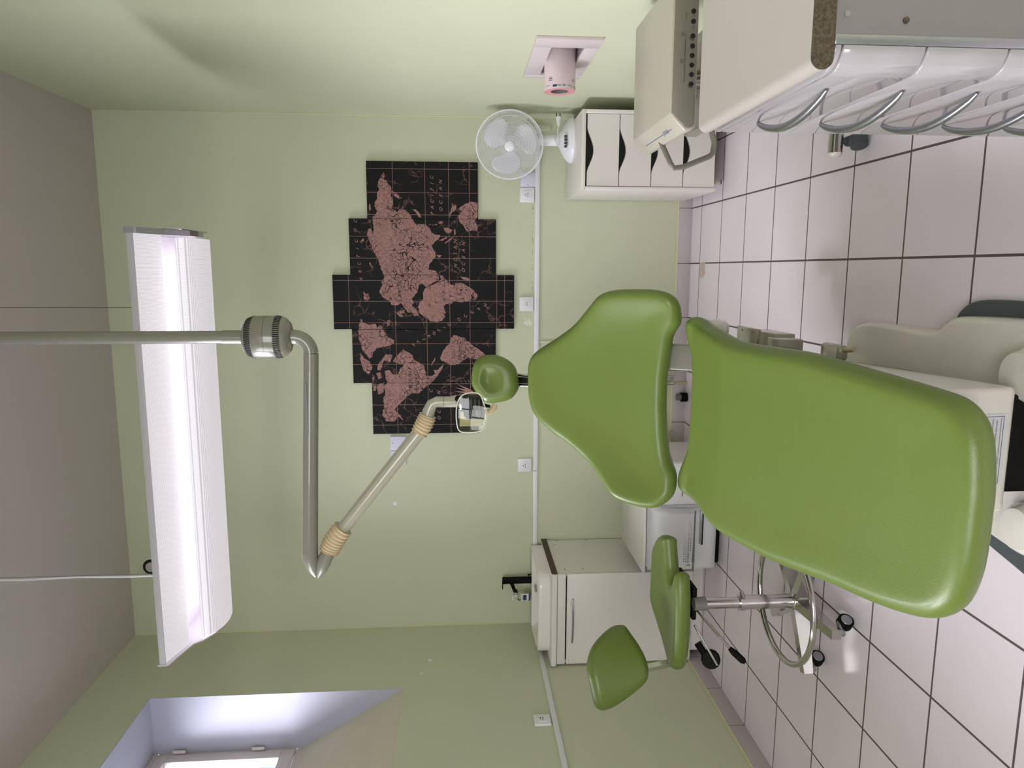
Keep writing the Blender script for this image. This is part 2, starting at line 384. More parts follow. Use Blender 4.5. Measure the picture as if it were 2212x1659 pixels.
# wall behind the camera with an opening added to bring daylight in
fx0, fx1, fz0, fz1 = .3, 2.4, 1.2, 2.85
wallbox('wall_front', [((-T-.4, YF-T, -.1), (fx0, YF, H)), ((fx1, YF-T, -.1), (W+T, YF, H)), ((fx0, YF-T, -.1), (fx1, YF, fz0)), ((fx0, YF-T, fz1), (fx1, YF, H))], M_wall)
def window(name, ax, pos, a0, a1, z0, z1, inward, div):
    def P(u, z, d): return (pos+inward*d, u, z) if ax == 'X' else (u, pos+inward*d, z)
    def bx(mb, u0, u1, za, zb, d0, d1, r=.006): 
        p, q = P(u0, za, d0), P(u1, zb, d1); mb.box(tuple(min(p[i], q[i]) for i in range(3)), tuple(max(p[i], q[i]) for i in range(3)), r)
    f = MB()
    for (u0, u1, za, zb) in ((a0-.008, a1+.008, z1-.022, z1+.008), (a0-.008, a1+.008, z0-.008, z0+.03), (a0-.008, a0+.022, z0+.03, z1-.022), (a1-.022, a1+.008, z0+.03, z1-.022)): bx(f, u0, u1, za, zb, 0, .05)
    o = struct(f.build(name, M_frame))
    step = (a1-a0-.044)/div
    for k in range(div):
        u0 = a0+.022+k*step+.002; u1 = u0+step-.004
        s = MB()
        for (p0, p1, za, zb) in ((u0, u1, z1-.075, z1-.025), (u0, u1, z0+.034, z0+.1), (u0, u0+.055, z0+.1, z1-.075), (u1-.055, u1, z0+.1, z1-.075)): bx(s, p0, p1, za, zb, .01, .06, .003)
        sa = s.build('sash', M_frame, o)
        g = MB(); bx(g, u0+.05, u1-.05, z0+.095, z1-.07, .03, .034, 0); g.build('pane', M_glass, sa, smooth=False)
    return o
w1 = window('window_1', 'X', -T-.05, NY0+t_, NY1-t_, 2.087, NZ1-t_, 1, 2)
for z_ in (2.30, 2.68):
    hb = MB(); hb.cyl((-T+.02, NY1-.022, z_-.03), (-T+.02, NY1-.022, z_+.03), .008); hb.build('hinge', M_frame, w1)
window('added_window_2', 'Y', YF-T+.08, fx0, fx1, fz0, fz1, 1, 2)  # unseen, added behind the camera to let fill light in
window('added_window_3', 'X', -T+.04, -3.75, -2.45, 1.15, 2.85, 1, 2)  # unseen, added to carry extra daylight from the left
# plinths
struct(MB().box((0, -.009, 0), (W, 0, .075), .002).build('baseboard_back', M_bbX))
struct(MB().box((0, YF, 0), (.009, -.009, .075), .002).build('baseboard_left', M_bbY))
struct(MB().box((W-.009, YF, 0), (W, -.009, .075), .002).build('baseboard_right', M_bbY))
# sealant beads in the corners and on the plinths
M_seal = mat('cream_sealant', (212, 208, 166), .5, noise=.02)
struct(MB().cyl((.002, -.002, .075), (.002, -.002, H), .0032, n=10).build('trim_7', M_seal))
struct(MB().cyl((W-.002, -.002, .075), (W-.002, -.002, H), .0032, n=10).build('trim_8', M_seal))
struct(MB().cyl((.004, -.0045, .077), (W-.004, -.0045, .077), .0045, n=8).build('trim_9', M_seal))
struct(MB().cyl((.0045, YF, .077), (.0045, -.004, .077), .0045, n=8).build('trim_10', M_seal))
# cable trunking round the room
struct(MB().box((0, -.014, .846), (.93, 0, .872), .003).box((.932, -.014, .846), (2.83, 0, .872), .003).build('trim_3', M_plast))
struct(MB().box((0, YF, .850), (.014, -.014, .876), .003).build('trim_4', M_plast))
struct(MB().box((1.664, -.008, .32), (1.676, 0, .846), .002).build('trim_5', M_wall))
struct(MB().box((2.80, -.016, .79), (2.83, 0, .93), .003).build('trim_6', M_wall))

# ------------------------------------------------------------------ sockets and plates
def socket(loc, label, rot=0):
    t = thing('wall_socket', label, 'socket', loc, 'white wall sockets above the trunking'); 
    x, y, z = loc; M = Matrix.Translation(loc)
    mb = MB().box((-.0395, -.014, -.0395), (.0395, 0, .0395), .005, 3).box((-.022, -.0165, -.022), (.022, -.013, .022), .001)
    mb.v = [tuple(Vector(v)+Vector(loc)) for v in mb.v]; mb.build('cover_plate', M_plast, t)
    mb = MB().lathe([(.0185, 0), (.0185, .0005), (.0165, .0008), (.016, -.001), (0, -.001)], (0, -.0166, 0), (0, -1, 0), 32)
    for dx, dz in ((-.0065, -.003), (.0065, -.003)): mb.cyl((dx, -.0166, dz), (dx, -.0185, dz), .0026, n=12, mi=1)
    mb.cyl((0, -.0166, .009), (0, -.0215, .009), .0022, n=12, mi=1)
    mb.v = [tuple(Vector(v)+Vector(loc)) for v in mb.v]; mb.build('socket_well', [M_plast, M_ink], t)
    return t
s0 = socket((1.8815, 0, .915), 'white wall socket alone under the middle of the map, above the trunking')
dup(s0, (2.467, 0, .915), 'white wall socket directly beside a blank plate, near the fan')
dup(s0, (.964, 0, .921), 'white wall socket on the back wall left of the dental chair headrest')
sl = dup(s0, (0, -.96, .921), 'white wall socket on the left wall beyond the green stool')
sl.rotation_euler = (0, 0, PI/2)
def plate(loc, w, h, label, screws):
    t = thing('blank_plate', label, 'wall plate', loc, 'white blanking plates')
    x, y, z = loc
    MB().box((x-w/2, -.011, z-h/2), (x+w/2, 0, z+h/2), .002).build('cover_plate', M_lav, t)
    for dx, dz in screws: MB().cyl((x+dx, -.011, z+dz), (x+dx, -.0125, z+dz), .0028, n=12).build('screw', M_inkg, t)
plate((2.546, 0, .911), .076, .08, 'lavender white blank plate right of a wall socket, under the fan', ((.028, 0), (-.028, 0)))
plate((1.103, 0, 1.6355), .080, .086, 'blank plate touching the bottom left of the map, right one of a pair', ((.0, .032), (.0, -.032)))
plate((1.021, 0, 1.6355), .080, .086, 'blank plate partly behind the lamp arm, left one of a pair', ((.0, .032), (.0, -.032)))
v_ = thing('air_vent', 'round dark air vent high on the back wall near the left corner', 'vent', (.41, 0, 3.03))
MB().lathe([(.06, 0), (.06, .004), (.047, .007), (.044, .002), (.044, 0)], (.41, 0, 3.03), (0, -1, 0), 40).build('vent_ring', M_wall, v_)
MB().lathe([(.044, 0), (.044, .003), (.030, .003), (.030, 0)], (.41, 0, 3.03), (0, -1, 0), 32).build('dark_gap', M_dark, v_)
MB().lathe([(.028, 0), (.028, .009), (.02, .012), (0, .012)], (.41, 0, 3.03), (0, -1, 0), 32).build('vent_disc', M_ceil, v_)
tag(MB().lathe([(.013, 0), (.013, .004), (.004, .006), (.004, .003), (0, .003)], (.752, 0, 1.66), (0, -1, 0), 20).build('screw_anchor', M_plast), 'small white round screw anchor on the back wall under the lamp arm', 'screw anchor')
tag(MB().lathe([(.011, 0), (.010, .002), (.004, .003), (.004, .001), (0, .001)], (0, -.385, 1.46), (1, 0, 0), 16).build('wall_plug', M_plast), 'upper white filled plug hole on the left wall, below the niche', 'wall plug')

# ------------------------------------------------------------------ world map in five canvases
LANDS = [
 [(2.576,1.679),(2.562,1.672),(2.54,1.68),(2.532,1.663),(2.513,1.653),(2.501,1.641),(2.479,1.639),(2.472,1.615),(2.445,1.583),(2.441,1.6),(2.452,1.623),(2.472,1.637),(2.459,1.645),(2.435,1.633),(2.41,1.635),(2.386,1.641),(2.381,1.624),(2.369,1.609),(2.386,1.599),(2.384,1.571),(2.362,1.547),(2.337,1.535),(2.317,1.522),(2.305,1.51),(2.31,1.482),(2.305,1.457),(2.288,1.442),(2.266,1.432),(2.253,1.41),(2.253,1.384),(2.226,1.395),(2.216,1.413),(2.195,1.433),(2.168,1.416),(2.14,1.409),(2.122,1.424),(2.097,1.445),(2.067,1.451),(2.064,1.425),(2.057,1.407),(2.031,1.397),(2.011,1.396),(1.998,1.426),(1.975,1.46),(1.975,1.468),(1.991,1.481),(1.986,1.505),(1.954,1.509),(1.926,1.528),(1.91,1.545),(1.888,1.529),(1.878,1.545),(1.861,1.529),(1.839,1.513),(1.82,1.505),(1.815,1.53),(1.837,1.546),(1.837,1.568),(1.861,1.584),(1.888,1.599),(1.878,1.616),(1.875,1.637),(1.878,1.654),(1.899,1.664),(1.91,1.685),(1.926,1.706),(1.954,1.717),(1.98,1.7),(2.007,1.702),(2.023,1.688),(2.015,1.686),(2.061,1.7),(2.101,1.714),(2.131,1.723),(2.156,1.738),(2.191,1.752),(2.221,1.761),(2.251,1.775),(2.281,1.767),(2.284,1.754),(2.256,1.743),(2.276,1.737),(2.316,1.741),(2.345,1.743),(2.355,1.725),(2.375,1.717),(2.4,1.731),(2.424,1.726),(2.434,1.718),(2.473,1.714),(2.483,1.704),(2.508,1.711),(2.527,1.708),(2.552,1.697)],
 [(2.041,1.392),(2.031,1.369),(2.006,1.349),(1.985,1.329),(1.998,1.298),(1.996,1.267),(1.975,1.231),(1.955,1.205),(1.926,1.184),(1.902,1.201),(1.896,1.234),(1.891,1.278),(1.899,1.31),(1.882,1.333),(1.882,1.357),(1.866,1.371),(1.834,1.36),(1.812,1.363),(1.79,1.38),(1.784,1.405),(1.787,1.443),(1.806,1.459),(1.815,1.481),(1.834,1.503),(1.867,1.51),(1.888,1.502),(1.907,1.482),(1.943,1.482),(1.967,1.473),(1.983,1.44),(1.997,1.407),(2.013,1.383)],
 [(1.834,1.63),(1.85,1.6),(1.85,1.581),(1.837,1.584),(1.829,1.601),(1.815,1.587),(1.812,1.601),(1.82,1.617)],
 [(1.79,1.683),(1.796,1.664),(1.769,1.664),(1.76,1.681)],
 [(1.951,1.803),(1.937,1.792),(1.94,1.776),(1.913,1.766),(1.894,1.793),(1.921,1.801)],
 [(2.389,1.289),(2.404,1.268),(2.419,1.243),(2.428,1.217),(2.424,1.192),(2.419,1.183),(2.35,1.183),(2.33,1.198),(2.295,1.18),(2.277,1.188),(2.275,1.213),(2.274,1.244),(2.299,1.259),(2.319,1.279),(2.349,1.287),(2.379,1.266)],
 [(2.423,1.319),(2.408,1.314),(2.408,1.296),(2.384,1.302),(2.363,1.325),(2.344,1.332),(2.363,1.335),(2.393,1.324)],
 [(2.293,1.368),(2.291,1.346),(2.279,1.32),(2.264,1.326),(2.259,1.346),(2.276,1.361)],
 [(2.221,1.395),(2.241,1.351),(2.236,1.346),(2.221,1.377)],
 [(2.208,1.362),(2.234,1.331),(2.244,1.313),(2.236,1.316),(2.208,1.352)],
 [(2.249,1.308),(2.279,1.31),(2.284,1.302),(2.264,1.3)],
 [(2.308,1.447),(2.306,1.422),(2.311,1.401),(2.306,1.399),(2.301,1.427)],
 [(2.318,1.396),(2.326,1.376),(2.316,1.366),(2.308,1.384)],
 [(2.387,1.531),(2.382,1.506),(2.362,1.491),(2.342,1.482),(2.345,1.497),(2.372,1.516)],
 [(2.15,1.406),(2.143,1.378),(2.13,1.393)],
 [(2.031,1.279),(2.026,1.246),(2.016,1.225),(2.006,1.236),(2.016,1.266)],
 [(2.114,1.767),(2.101,1.759),(2.076,1.745),(2.079,1.755),(2.096,1.765)],
 [(2.216,1.811),(2.234,1.796),(2.221,1.789),(2.204,1.807)],
 [(2.395,1.761),(2.419,1.756),(2.404,1.75),(2.38,1.749),(2.377,1.759)],
 [(1.805,1.818),(1.78,1.805),(1.772,1.781),(1.777,1.743),(1.752,1.733),(1.769,1.716),(1.758,1.705),(1.73,1.695),(1.703,1.674),(1.686,1.642),(1.664,1.645),(1.653,1.675),(1.648,1.708),(1.64,1.741),(1.62,1.758),(1.593,1.764),(1.582,1.781),(1.604,1.791),(1.615,1.807),(1.632,1.817),(1.665,1.822),(1.687,1.832),(1.731,1.836),(1.764,1.832)],
 [(1.618,1.829),(1.587,1.808),(1.571,1.781),(1.543,1.765),(1.515,1.772),(1.498,1.788),(1.515,1.81),(1.543,1.82),(1.571,1.827)],
 [(1.57,1.721),(1.609,1.687),(1.603,1.655),(1.564,1.666),(1.576,1.699),(1.553,1.71),(1.52,1.717),(1.52,1.739),(1.548,1.738)],
 [(1.514,1.7),(1.52,1.673),(1.497,1.657),(1.494,1.63),(1.53,1.612),(1.547,1.59),(1.558,1.623),(1.564,1.655),(1.597,1.633),(1.636,1.594),(1.619,1.572),(1.608,1.55),(1.574,1.535),(1.557,1.502),(1.54,1.48),(1.512,1.475),(1.484,1.47),(1.487,1.437),(1.495,1.42),(1.518,1.433),(1.518,1.409),(1.531,1.397),(1.551,1.375),(1.534,1.381),(1.484,1.409),(1.467,1.426),(1.439,1.454),(1.417,1.482),(1.389,1.516),(1.389,1.549),(1.372,1.577),(1.344,1.605),(1.322,1.628),(1.3,1.651),(1.277,1.629),(1.236,1.602),(1.259,1.629),(1.231,1.652),(1.232,1.685),(1.232,1.696),(1.272,1.718),(1.312,1.706),(1.363,1.71),(1.391,1.698),(1.43,1.703),(1.452,1.686),(1.486,1.696)],
 [(1.442,1.763),(1.431,1.746),(1.403,1.75),(1.408,1.764)],
 [(1.442,1.735),(1.453,1.702),(1.396,1.709),(1.385,1.737),(1.419,1.744)],
 [(1.498,1.767),(1.481,1.753),(1.459,1.757),(1.47,1.767)],
 [(1.503,1.745),(1.509,1.723),(1.481,1.712),(1.47,1.734)],
 [(1.54,1.444),(1.563,1.438),(1.59,1.421),(1.568,1.422),(1.551,1.436)],
 [(1.585,1.394),(1.618,1.38),(1.646,1.363),(1.668,1.34),(1.696,1.332),(1.712,1.318),(1.706,1.29),(1.695,1.257),(1.673,1.235),(1.645,1.202),(1.628,1.175),(1.6,1.141),(1.583,1.136),(1.575,1.158),(1.578,1.203),(1.584,1.241),(1.575,1.264),(1.556,1.286),(1.545,1.314),(1.548,1.342),(1.562,1.364),(1.571,1.386)],
]
GX = [2.594, 2.472, 2.357, 2.243, 2.128, 2.009, 1.897, 1.781, 1.665, 1.552, 1.44, 1.325, 1.211]
GZ = [1.633, 1.463, 1.337, 1.227]
STAR_C = (1.383, 1.192)
STAR_P = [(1.459, 1.288), (1.438, 1.3), (1.42, 1.312), (1.398, 1.317), (1.375, 1.319), (1.354, 1.319), (1.332, 1.314), (1.463, 1.265), (1.465, 1.244), (1.312, 1.30)]
PANELS = [(2.3365, 2.6325, 1.181, 1.770, 'rightmost narrow black map canvas, with PACIFIC OCEAN lettering'),
          (2.0395, 2.3355, 1.084, 1.869, 'tall black map canvas with most of Asia and the INDIAN OCEAN lettering'),
          (1.7455, 2.0385, .985, 1.965, 'tallest middle black map canvas, showing Europe and AFRICA'),
          (1.4485, 1.7445, 1.086, 1.870, 'black map canvas with Greenland and SOUTH AMERICA'),
          (1.161, 1.4475, 1.181, 1.770, 'leftmost black map canvas, with Alaska and a pink compass rose')]
TXT = [('PACIFIC', 2.363, 2.55, 1.417, 0), ('OCEAN', 2.385, 2.528, 1.371, 0), ('INDIAN', 2.054, 2.216, 1.296, 0), ('OCEAN', 2.062, 2.204, 1.252, 0),
       ('NORTH', 1.423, 1.499, 1.552, 1), ('AMERICA', 1.409, 1.502, 1.514, 1), ('SOUTH', 1.584, 1.668, 1.313, 1), ('AMERICA', 1.575, 1.665, 1.274, 1),
       ('ASIA', 2.10, 2.27, 1.56, 1), ('EUROPE', 1.90, 2.02, 1.60, 1), ('IC', 1.348, 1.40, 1.438, 0), ('OCEAN', 1.246, 1.39, 1.395, 0), ('PACIF', 1.20, 1.335, 1.438, 0)]
def clip(poly, x0, x1, z0, z1):
    for ax, lim, sg in ((0, x0, 1), (0, x1, -1), (1, z0, 1), (1, z1, -1)):
        out = []
        for i in range(len(poly)):
            a, b = poly[i-1], poly[i]; da, db = (a[ax]-lim)*sg, (b[ax]-lim)*sg
            if (da >= 0) != (db >= 0):
                t = da/(da-db); out.append((a[0]+(b[0]-a[0])*t, a[1]+(b[1]-a[1])*t))
            if db >= 0: out.append(b)
        poly = out
        if len(poly) < 3: return []
    return poly
def jag(poly):                                            # ragged coastlines
    out = []
    for i in range(len(poly)):
        a, b = poly[i-1], poly[i]; L = math.dist(a, b); k = max(1, int(L/.008))
        for j in range(k):
            t = j/k; j_ = .0022 if j else .0008
            out.append((a[0]+(b[0]-a[0])*t+random.uniform(-j_, j_), a[1]+(b[1]-a[1])*t+random.uniform(-j_, j_)))
    return out
JL = [jag(p) for p in LANDS]
rot_txt = []
def word_on(s, a, b, size, mi):                            # letters spaced along a straight slanted line
    return [(ch, a[0]+(b[0]-a[0])*i/(len(s)-1), a[1]+(b[1]-a[1])*i/(len(s)-1), size, mi) for i, ch in enumerate(s)]
LET = word_on('ARCTIC', (2.015, 1.812), (2.216, 1.831), .024, 0) + word_on('OC', (2.271, 1.835), (2.32, 1.833), .024, 0) + \
      word_on('AFRICA', (1.872, 1.447), (1.955, 1.245), .026, 1) + word_on('AUSTRALIA', (2.294, 1.231), (2.41, 1.222), .018, 1) + \
      word_on('ATLANTIC', (1.658, 1.538), (1.767, 1.340), .024, 0) + word_on('OCEAN', (1.795, 1.287), (1.873, 1.143), .024, 0)
for (x0, x1, z0, z1, lb) in PANELS:
    mb = MB(); yf = -.018
    mb.box((x0, yf, z0), (x1, -.001, z1), .0012, 1, mi=0)
    y1 = yf-.0003
    def strip(a, b, wd=.0016):
        dx, dz = b[0]-a[0], b[1]-a[1]; l = math.hypot(dx, dz); nx, nz = -dz/l*wd/2, dx/l*wd/2
        mb.add([(a[0]+nx, y1, a[1]+nz), (a[0]-nx, y1, a[1]-nz), (b[0]-nx, y1, b[1]-nz), (b[0]+nx, y1, b[1]+nz)], [[0, 1, 2, 3]], 2)
    for gx in GX:
        if x0 < gx < x1: strip((gx, z0), (gx, z1))
    for gz in GZ+([1.88, 1.08, 1.037] if z1 > 1.9 else []): strip((x0, gz), (x1, gz))
    for p in JL:
        q = clip(p, x0+.0005, x1-.0005, z0+.0005, z1-.0005)
        if len(q) > 2: mb.flat([(a, yf-.0006, b) for a, b in q], 1)
    for sx, sz in STAR_P:
        if not (x0 < sx < x1): continue
        dx, dz = sx-STAR_C[0], sz-STAR_C[1]; l = math.hypot(dx, dz); nx, nz = -dz/l*.006, dx/l*.006
        cx, cz = STAR_C[0]+dx*.25, STAR_C[1]+dz*.25
        q = clip([(STAR_C[0], STAR_C[1]), (cx+dx*.2+nx, cz+dz*.2+nz), (sx, sz), (cx+dx*.2-nx, cz+dz*.2-nz)], x0, x1, z0, z1)
        if len(q) > 2: mb.flat([(a, yf-.0007, b) for a, b in q], 2)
    if x0 < 1.37 < x1:                                       # small lily mark over the rose
        for a, b in (((1.368, 1.326), (1.368, 1.342)), ((1.368, 1.330), (1.36, 1.338)), ((1.368, 1.330), (1.376, 1.338)), ((1.362, 1.329), (1.374, 1.329))): strip(a, b, .003)
    for (s_, a, b, z, dk) in TXT:
        if x0 < (a+b)/2 < x1:
            n_ = len(s_); 
            for i, ch in enumerate(s_):
                mb.text(ch, .025 if n_ < 7 or dk == 0 else .022, (a+(b-a)*i/(n_-1), yf-.001, z), (1, 0, 0), (0, 0, 1), 3 if dk else 2, shear=.35, align='CENTER')
    for (ch, x, z, size, dk) in LET:
        if x0 < x < x1: mb.text(ch, size, (x, yf-.001, z-.008), (1, 0, 0), (0, 0, 1), 3 if dk else 2, shear=.3, align='CENTER')
    tag(mb.build('map_canvas', [M_sea, M_land, M_rose, M_ink], smooth=False), lb, 'wall art', 'five stepped canvases of one world map')

# ------------------------------------------------------------------ pendant light
LX0, LX1 = .655, 2.185
t = thing('pendant_light', 'long perforated white pendant light hanging on thin wires near the ceiling', 'ceiling light', (1.42, -1.2, 2.3))
def sheet(prof, name, m, x0=LX0, x1=LX1, th=.002, nx=1):
    mb = MB(); k = len(prof); vs = []; fs = []
    nor = []
    for i in range(k):
        a, b = prof[max(i-1, 0)], prof[min(i+1, k-1)]; l = math.hypot(b[0]-a[0], b[1]-a[1]); nor.append((-(b[1]-a[1])/l*th, (b[0]-a[0])/l*th))
    for x in (x0, x1):
        for o in (0, 1):
            for i, (y, z) in enumerate(prof): vs.append((x, y+nor[i][0]*o, z+nor[i][1]*o))
    I = lambda s, o, i: (s*2+o)*k+i
    for i in range(k-1):
        fs += [[I(0, 0, i), I(1, 0, i), I(1, 0, i+1), I(0, 0, i+1)], [I(0, 1, i+1), I(1, 1, i+1), I(1, 1, i), I(0, 1, i)],
               [I(0, 0, i), I(0, 0, i+1), I(0, 1, i+1), I(0, 1, i)], [I(1, 0, i+1), I(1, 0, i), I(1, 1, i), I(1, 1, i+1)]]
    fs += [[I(0, 0, 0), I(0, 1, 0), I(1, 1, 0), I(1, 0, 0)], [I(0, 0, k-1), I(1, 0, k-1), I(1, 1, k-1), I(0, 1, k-1)]]
    mb.add(vs, fs)
    if m in (M_perf, M_perfdark):
        return mb.build(name, m, t, uvf=lambda p: (p[0], p[1]+p[2]*.7))
    return mb.build(name, m, t)
def mir(p): return [(-2.4-y, z) for y, z in p]            # the far half mirrors the near half about y = -1.2
wing = [(-1.50, 2.362), (-1.46, 2.352), (-1.40, 2.338), (-1.352, 2.326)]
basket = [(-1.2+.135*math.cos(a), 2.285-.062*math.sin(a)) for a in [PI*i/16 for i in range(17)]][::-1]
sheet(wing, 'wing', M_perf); sheet(mir(wing)[::-1], 'wing', M_perf)
MB().box((LX0, -1.504, 2.356), (LX1, -1.500, 2.378), .001).build('perforated_edge', M_perfdark, t)
MB().box((LX0, -.900, 2.356), (LX1, -.896, 2.378), .001).build('perforated_edge', M_perfdark, t)
refl = [(-1.352, 2.326), (-1.345, 2.352), (-1.30, 2.372), (-1.2, 2.378), (-1.10, 2.372), (-1.055, 2.352), (-1.048, 2.326)]
sheet(refl, 'reflector', M_lampw, th=.003)
sheet(basket, 'basket', M_perf, x0=LX0+.018, x1=LX1-.008)
for y_ in (-1.265, -1.135):
    MB().cyl((LX0+.04, y_, 2.288), (LX1-.04, y_, 2.288), .008, n=16).build('tube', M_tube, t)
for x0, x1 in ((LX0-.004, LX0), (LX1, LX1+.020)):
    pr = [(-1.505, 2.385), (-1.505, 2.352)]+[(y, z-.016) for y, z in wing]+[(-1.33, 2.285), (-1.27, 2.255), (-1.2, 2.25), (-1.13, 2.255), (-1.07, 2.285)]+[(y, z-.016) for y, z in mir(wing)[::-1]]+[(-.895, 2.352), (-.895, 2.385)]
    MB().prism(pr, 'X', x0, x1).build('end_plate', M_alu if x0 > 1.4 else M_lampw, t, smooth=False)
MB().box((LX1+.0205, -1.33, 2.262), (LX1+.024, -1.06, 2.36), .0015).build('end_cap', M_alu, t)
MB().box((LX0+.1, -1.28, 2.382), (LX1-.1, -1.12, 2.41), .006).build('gear_tray', M_lampw, t)
for x_, r_, nm, mm in ((1.925, .0012, 'suspension_wire', M_ink), (.875, .0012, 'suspension_wire', M_inkg)):
    MB().cyl((x_, -1.2, 2.40), (x_, -1.2, H), r_, n=8).build(nm, mm, t)
MB().tube([(.868, -1.2, 2.40), (.865, -1.198, 2.6), (.870, -1.2, 2.8), (.864, -1.2, 3.0), (.868, -1.2, H)], .0045, n=8).build('power_cable', M_plast, t)

# ------------------------------------------------------------------ dental lamp on its ceiling pole
YP = -2.0
t = thing('dental_lamp', 'dental operating lamp on a jointed cream arm and ceiling pole', 'dental lamp', (1.885, YP, H))
def P3(x, z, y=YP): return (x, y, z)
MB().cyl((1.885, YP, 1.885), (1.885, YP, H), .0175, n=32).cyl((1.885, YP, 1.865), (1.885, YP, 1.93), .019, n=32).build('ceiling_pole', M_pgrey, t)
MB().cyl((1.885, YP, H-.03), (1.885, YP, H), .07, n=32).build('ceiling_rose', M_pgrey, t)
pf = [(.020, .066), (.040, .062), (.052, .052), (.0575, .035), (.0585, 0), (.0575, -.035), (.052, -.050), (.040, -.060), (.022, -.064)]
mh = MB().lathe(pf, (1.885, YP, 1.81), (0, 0, 1), 64).build('motor_housing', M_pgrey, t)
for zc, rr in ((.043, .0548), (-.033, .0572)):
    sl_ = MB()
    for k in range(64):
        a = 2*PI*k/64; e = Vector((math.cos(a), math.sin(a), 0)); sd = Vector((-e.y, e.x, 0)); c_ = Vector((1.885, YP, 1.81+zc))
        h_ = .0085; tl = (-.35 if zc > 0 else .22)
        v = [c_+e*(rr+.0008+dz*h_*tl*(1 if zc > 0 else 1))+sd*s_*.0016+Vector((0, 0, dz*h_)) for dz in (-1, 1) for s_ in (-1, 1)]
        sl_.add([tuple(q) for q in v], [[0, 1, 3, 2]])
    sl_.build('vent_slots', M_dark, mh, smooth=False)
MB().lathe([(.0587, .0004), (.0587, -.0004)], (1.885, YP, 1.811), (0, 0, 1), 64, caps=False).build('seam', M_ink, mh)
MB().tube([P3(1.885, 1.755)]+[P3(p.x, p.z) for p in arc((1.84, 0, 1.742), .045, 0, -90, 8)], .020, n=28).build('elbow', M_pgrey, t)
MB().tube([P3(1.84, 1.697), P3(1.27, 1.722)], [.0205, .0225], n=32).build('horizontal_arm', M_pgrey, t)
lb_ = MB(); lb_.box((1.62, YP-.0225, 1.708), (1.76, YP-.0212, 1.713)); lb_.build('printed_strip', M_inkg, t)
# knuckle: two tapering shells meeting at a point
MB().tube([P3(1.27, 1.722), P3(1.25, 1.722), P3(1.215, 1.715), P3(1.192, 1.708)], [.0225, .0225, .016, .005], n=32).build('knuckle_shell', M_pgrey, t)
MB().tube([P3(1.188, 1.703), P3(1.21, 1.693), P3(1.238, 1.684), P3(1.262, 1.672), P3(1.282, 1.664)], [.005, .016, .021, .0200, .0195], n=32).build('knuckle_shell', M_pgrey, t)
def bellows(p0, p1, p2, r, n, name):
    P = []; RR = []
    for i in range(n*8+1):
        u = i/(n*8); q = (1-u)**2*Vector(p0)+2*u*(1-u)*Vector(p1)+u*u*Vector(p2); P.append(q)
        RR.append(r*(1+.10*math.sin(PI*u))+.0022*math.cos(2*PI*n*u))
    MB().tube(P, RR, n=32).build(name, M_bell, t)
bellows(P3(1.268, 1.668), P3(1.296, 1.658), P3(1.335, 1.627), .0265, 8, 'lower_bellows')
MB().tube([P3(1.322, 1.637), P3(1.628, 1.393)], .0195, n=32).build('spring_arm', M_cream, t)
bellows(P3(1.612, 1.405), P3(1.640, 1.388), P3(1.662, 1.380), .0225, 6, 'upper_bellows')
MB().tube([P3(1.655, 1.382), P3(1.672, 1.378), P3(1.694, 1.368), P3(1.700, 1.355), P3(1.700, 1.30)], [.0175, .0175, .016, .0155, .0155], n=28).build('neck_tube', M_cream, t)
MB().cyl(P3(1.700, 1.336), P3(1.700, 1.334), .0163, n=28).build('collar_ring', M_inkg, t)
hx, hz, hy = 1.681, 1.255, YP-.01
MB().tube([(1.700, YP, 1.315), (1.702, YP+.005, 1.30), (1.70, YP+.01, 1.285)], [.0155, .0165, .010], n=24).build('yoke', M_cream, t)
MB().tube([(1.712, YP-.01, 1.296), (1.704, hy-.02, 1.280)], .010, n=12).build('pivot', M_black, t)
# head: mirror dish, dark housing with ribs, clear shield
head_ = MB().box((hx-.030, hy-.005, hz-.030), (hx+.034, hy+.05, hz+.030), .012, 3).build('lamp_housing', M_black, t)
for k in range(5):
    MB().box((hx-.028, hy-.012-.002*k, hz+.012-.011*k), (hx+.028, hy+.0, hz+.016-.011*k), .001).build('cooling_rib', M_key, head_)
MB().prism([(hx-.036, hz+.036), (hx+.034, hz+.036), (hx+.034, hz+.004), (hx+.01, hz-.012), (hx-.0, hz+.004), (hx-.036, hz+.010)], 'Y', hy+.052, hy+.056, .001).build('mirror', M_mirror, t)
dish = MB(); 
dish.box((hx-.050, hy-.003, hz-.030), (hx-.006, hy+.004, hz+.036), .008, 3).build('reflector_dish', M_refl, t)
sh = MB(); pro = smooth_loop([(hx-.057, hz+.030), (hx-.05, hz+.040), (hx-.01, hz+.045), (hx+.03, hz+.040), (hx+.050, hz+.022), (hx+.051, hz-.018), (hx+.02, hz-.031), (hx-.006, hz-.040), (hx-.045, hz-.034), (hx-.057, hz-.01)], 48)
sh.prism(pro, 'Y', hy-.045, hy-.042, .001)
sh.build('clear_shield', M_shield, t)
MB().tube([(x, hy-.0435, z) for x, z in pro], .0018, n=8, closed=True).build('shield_rim', mat('shield_rim', (206, 204, 190), .2, noise=.02), t)
st_ = MB()
st_.box((hx-.026, hy-.016, hz-.034), (hx+.002, hy-.010, hz+.018), .006, 2)
gs = st_.build('grip', M_black, t)
g2 = MB()
for k in range(9):
    if k in (5, 6): continue
    zc = hz+.016-.0055*k; g2.add([(hx-.025, hy-.0165, zc-.004), (hx-.025, hy-.0165, zc-.0026), (hx+.001, hy-.0165, zc+.0026), (hx+.001, hy-.0165, zc+.0012)], [[0, 1, 2, 3]])
g2.add([(hx-.022, hy-.0165, hz-.020), (hx-.022, hy-.0165, hz-.012), (hx-.002, hy-.0165, hz-.008), (hx-.002, hy-.0165, hz-.016)], [[0, 1, 2, 3]])
g2.build('grip_stripes', M_inkg, gs, smooth=False)
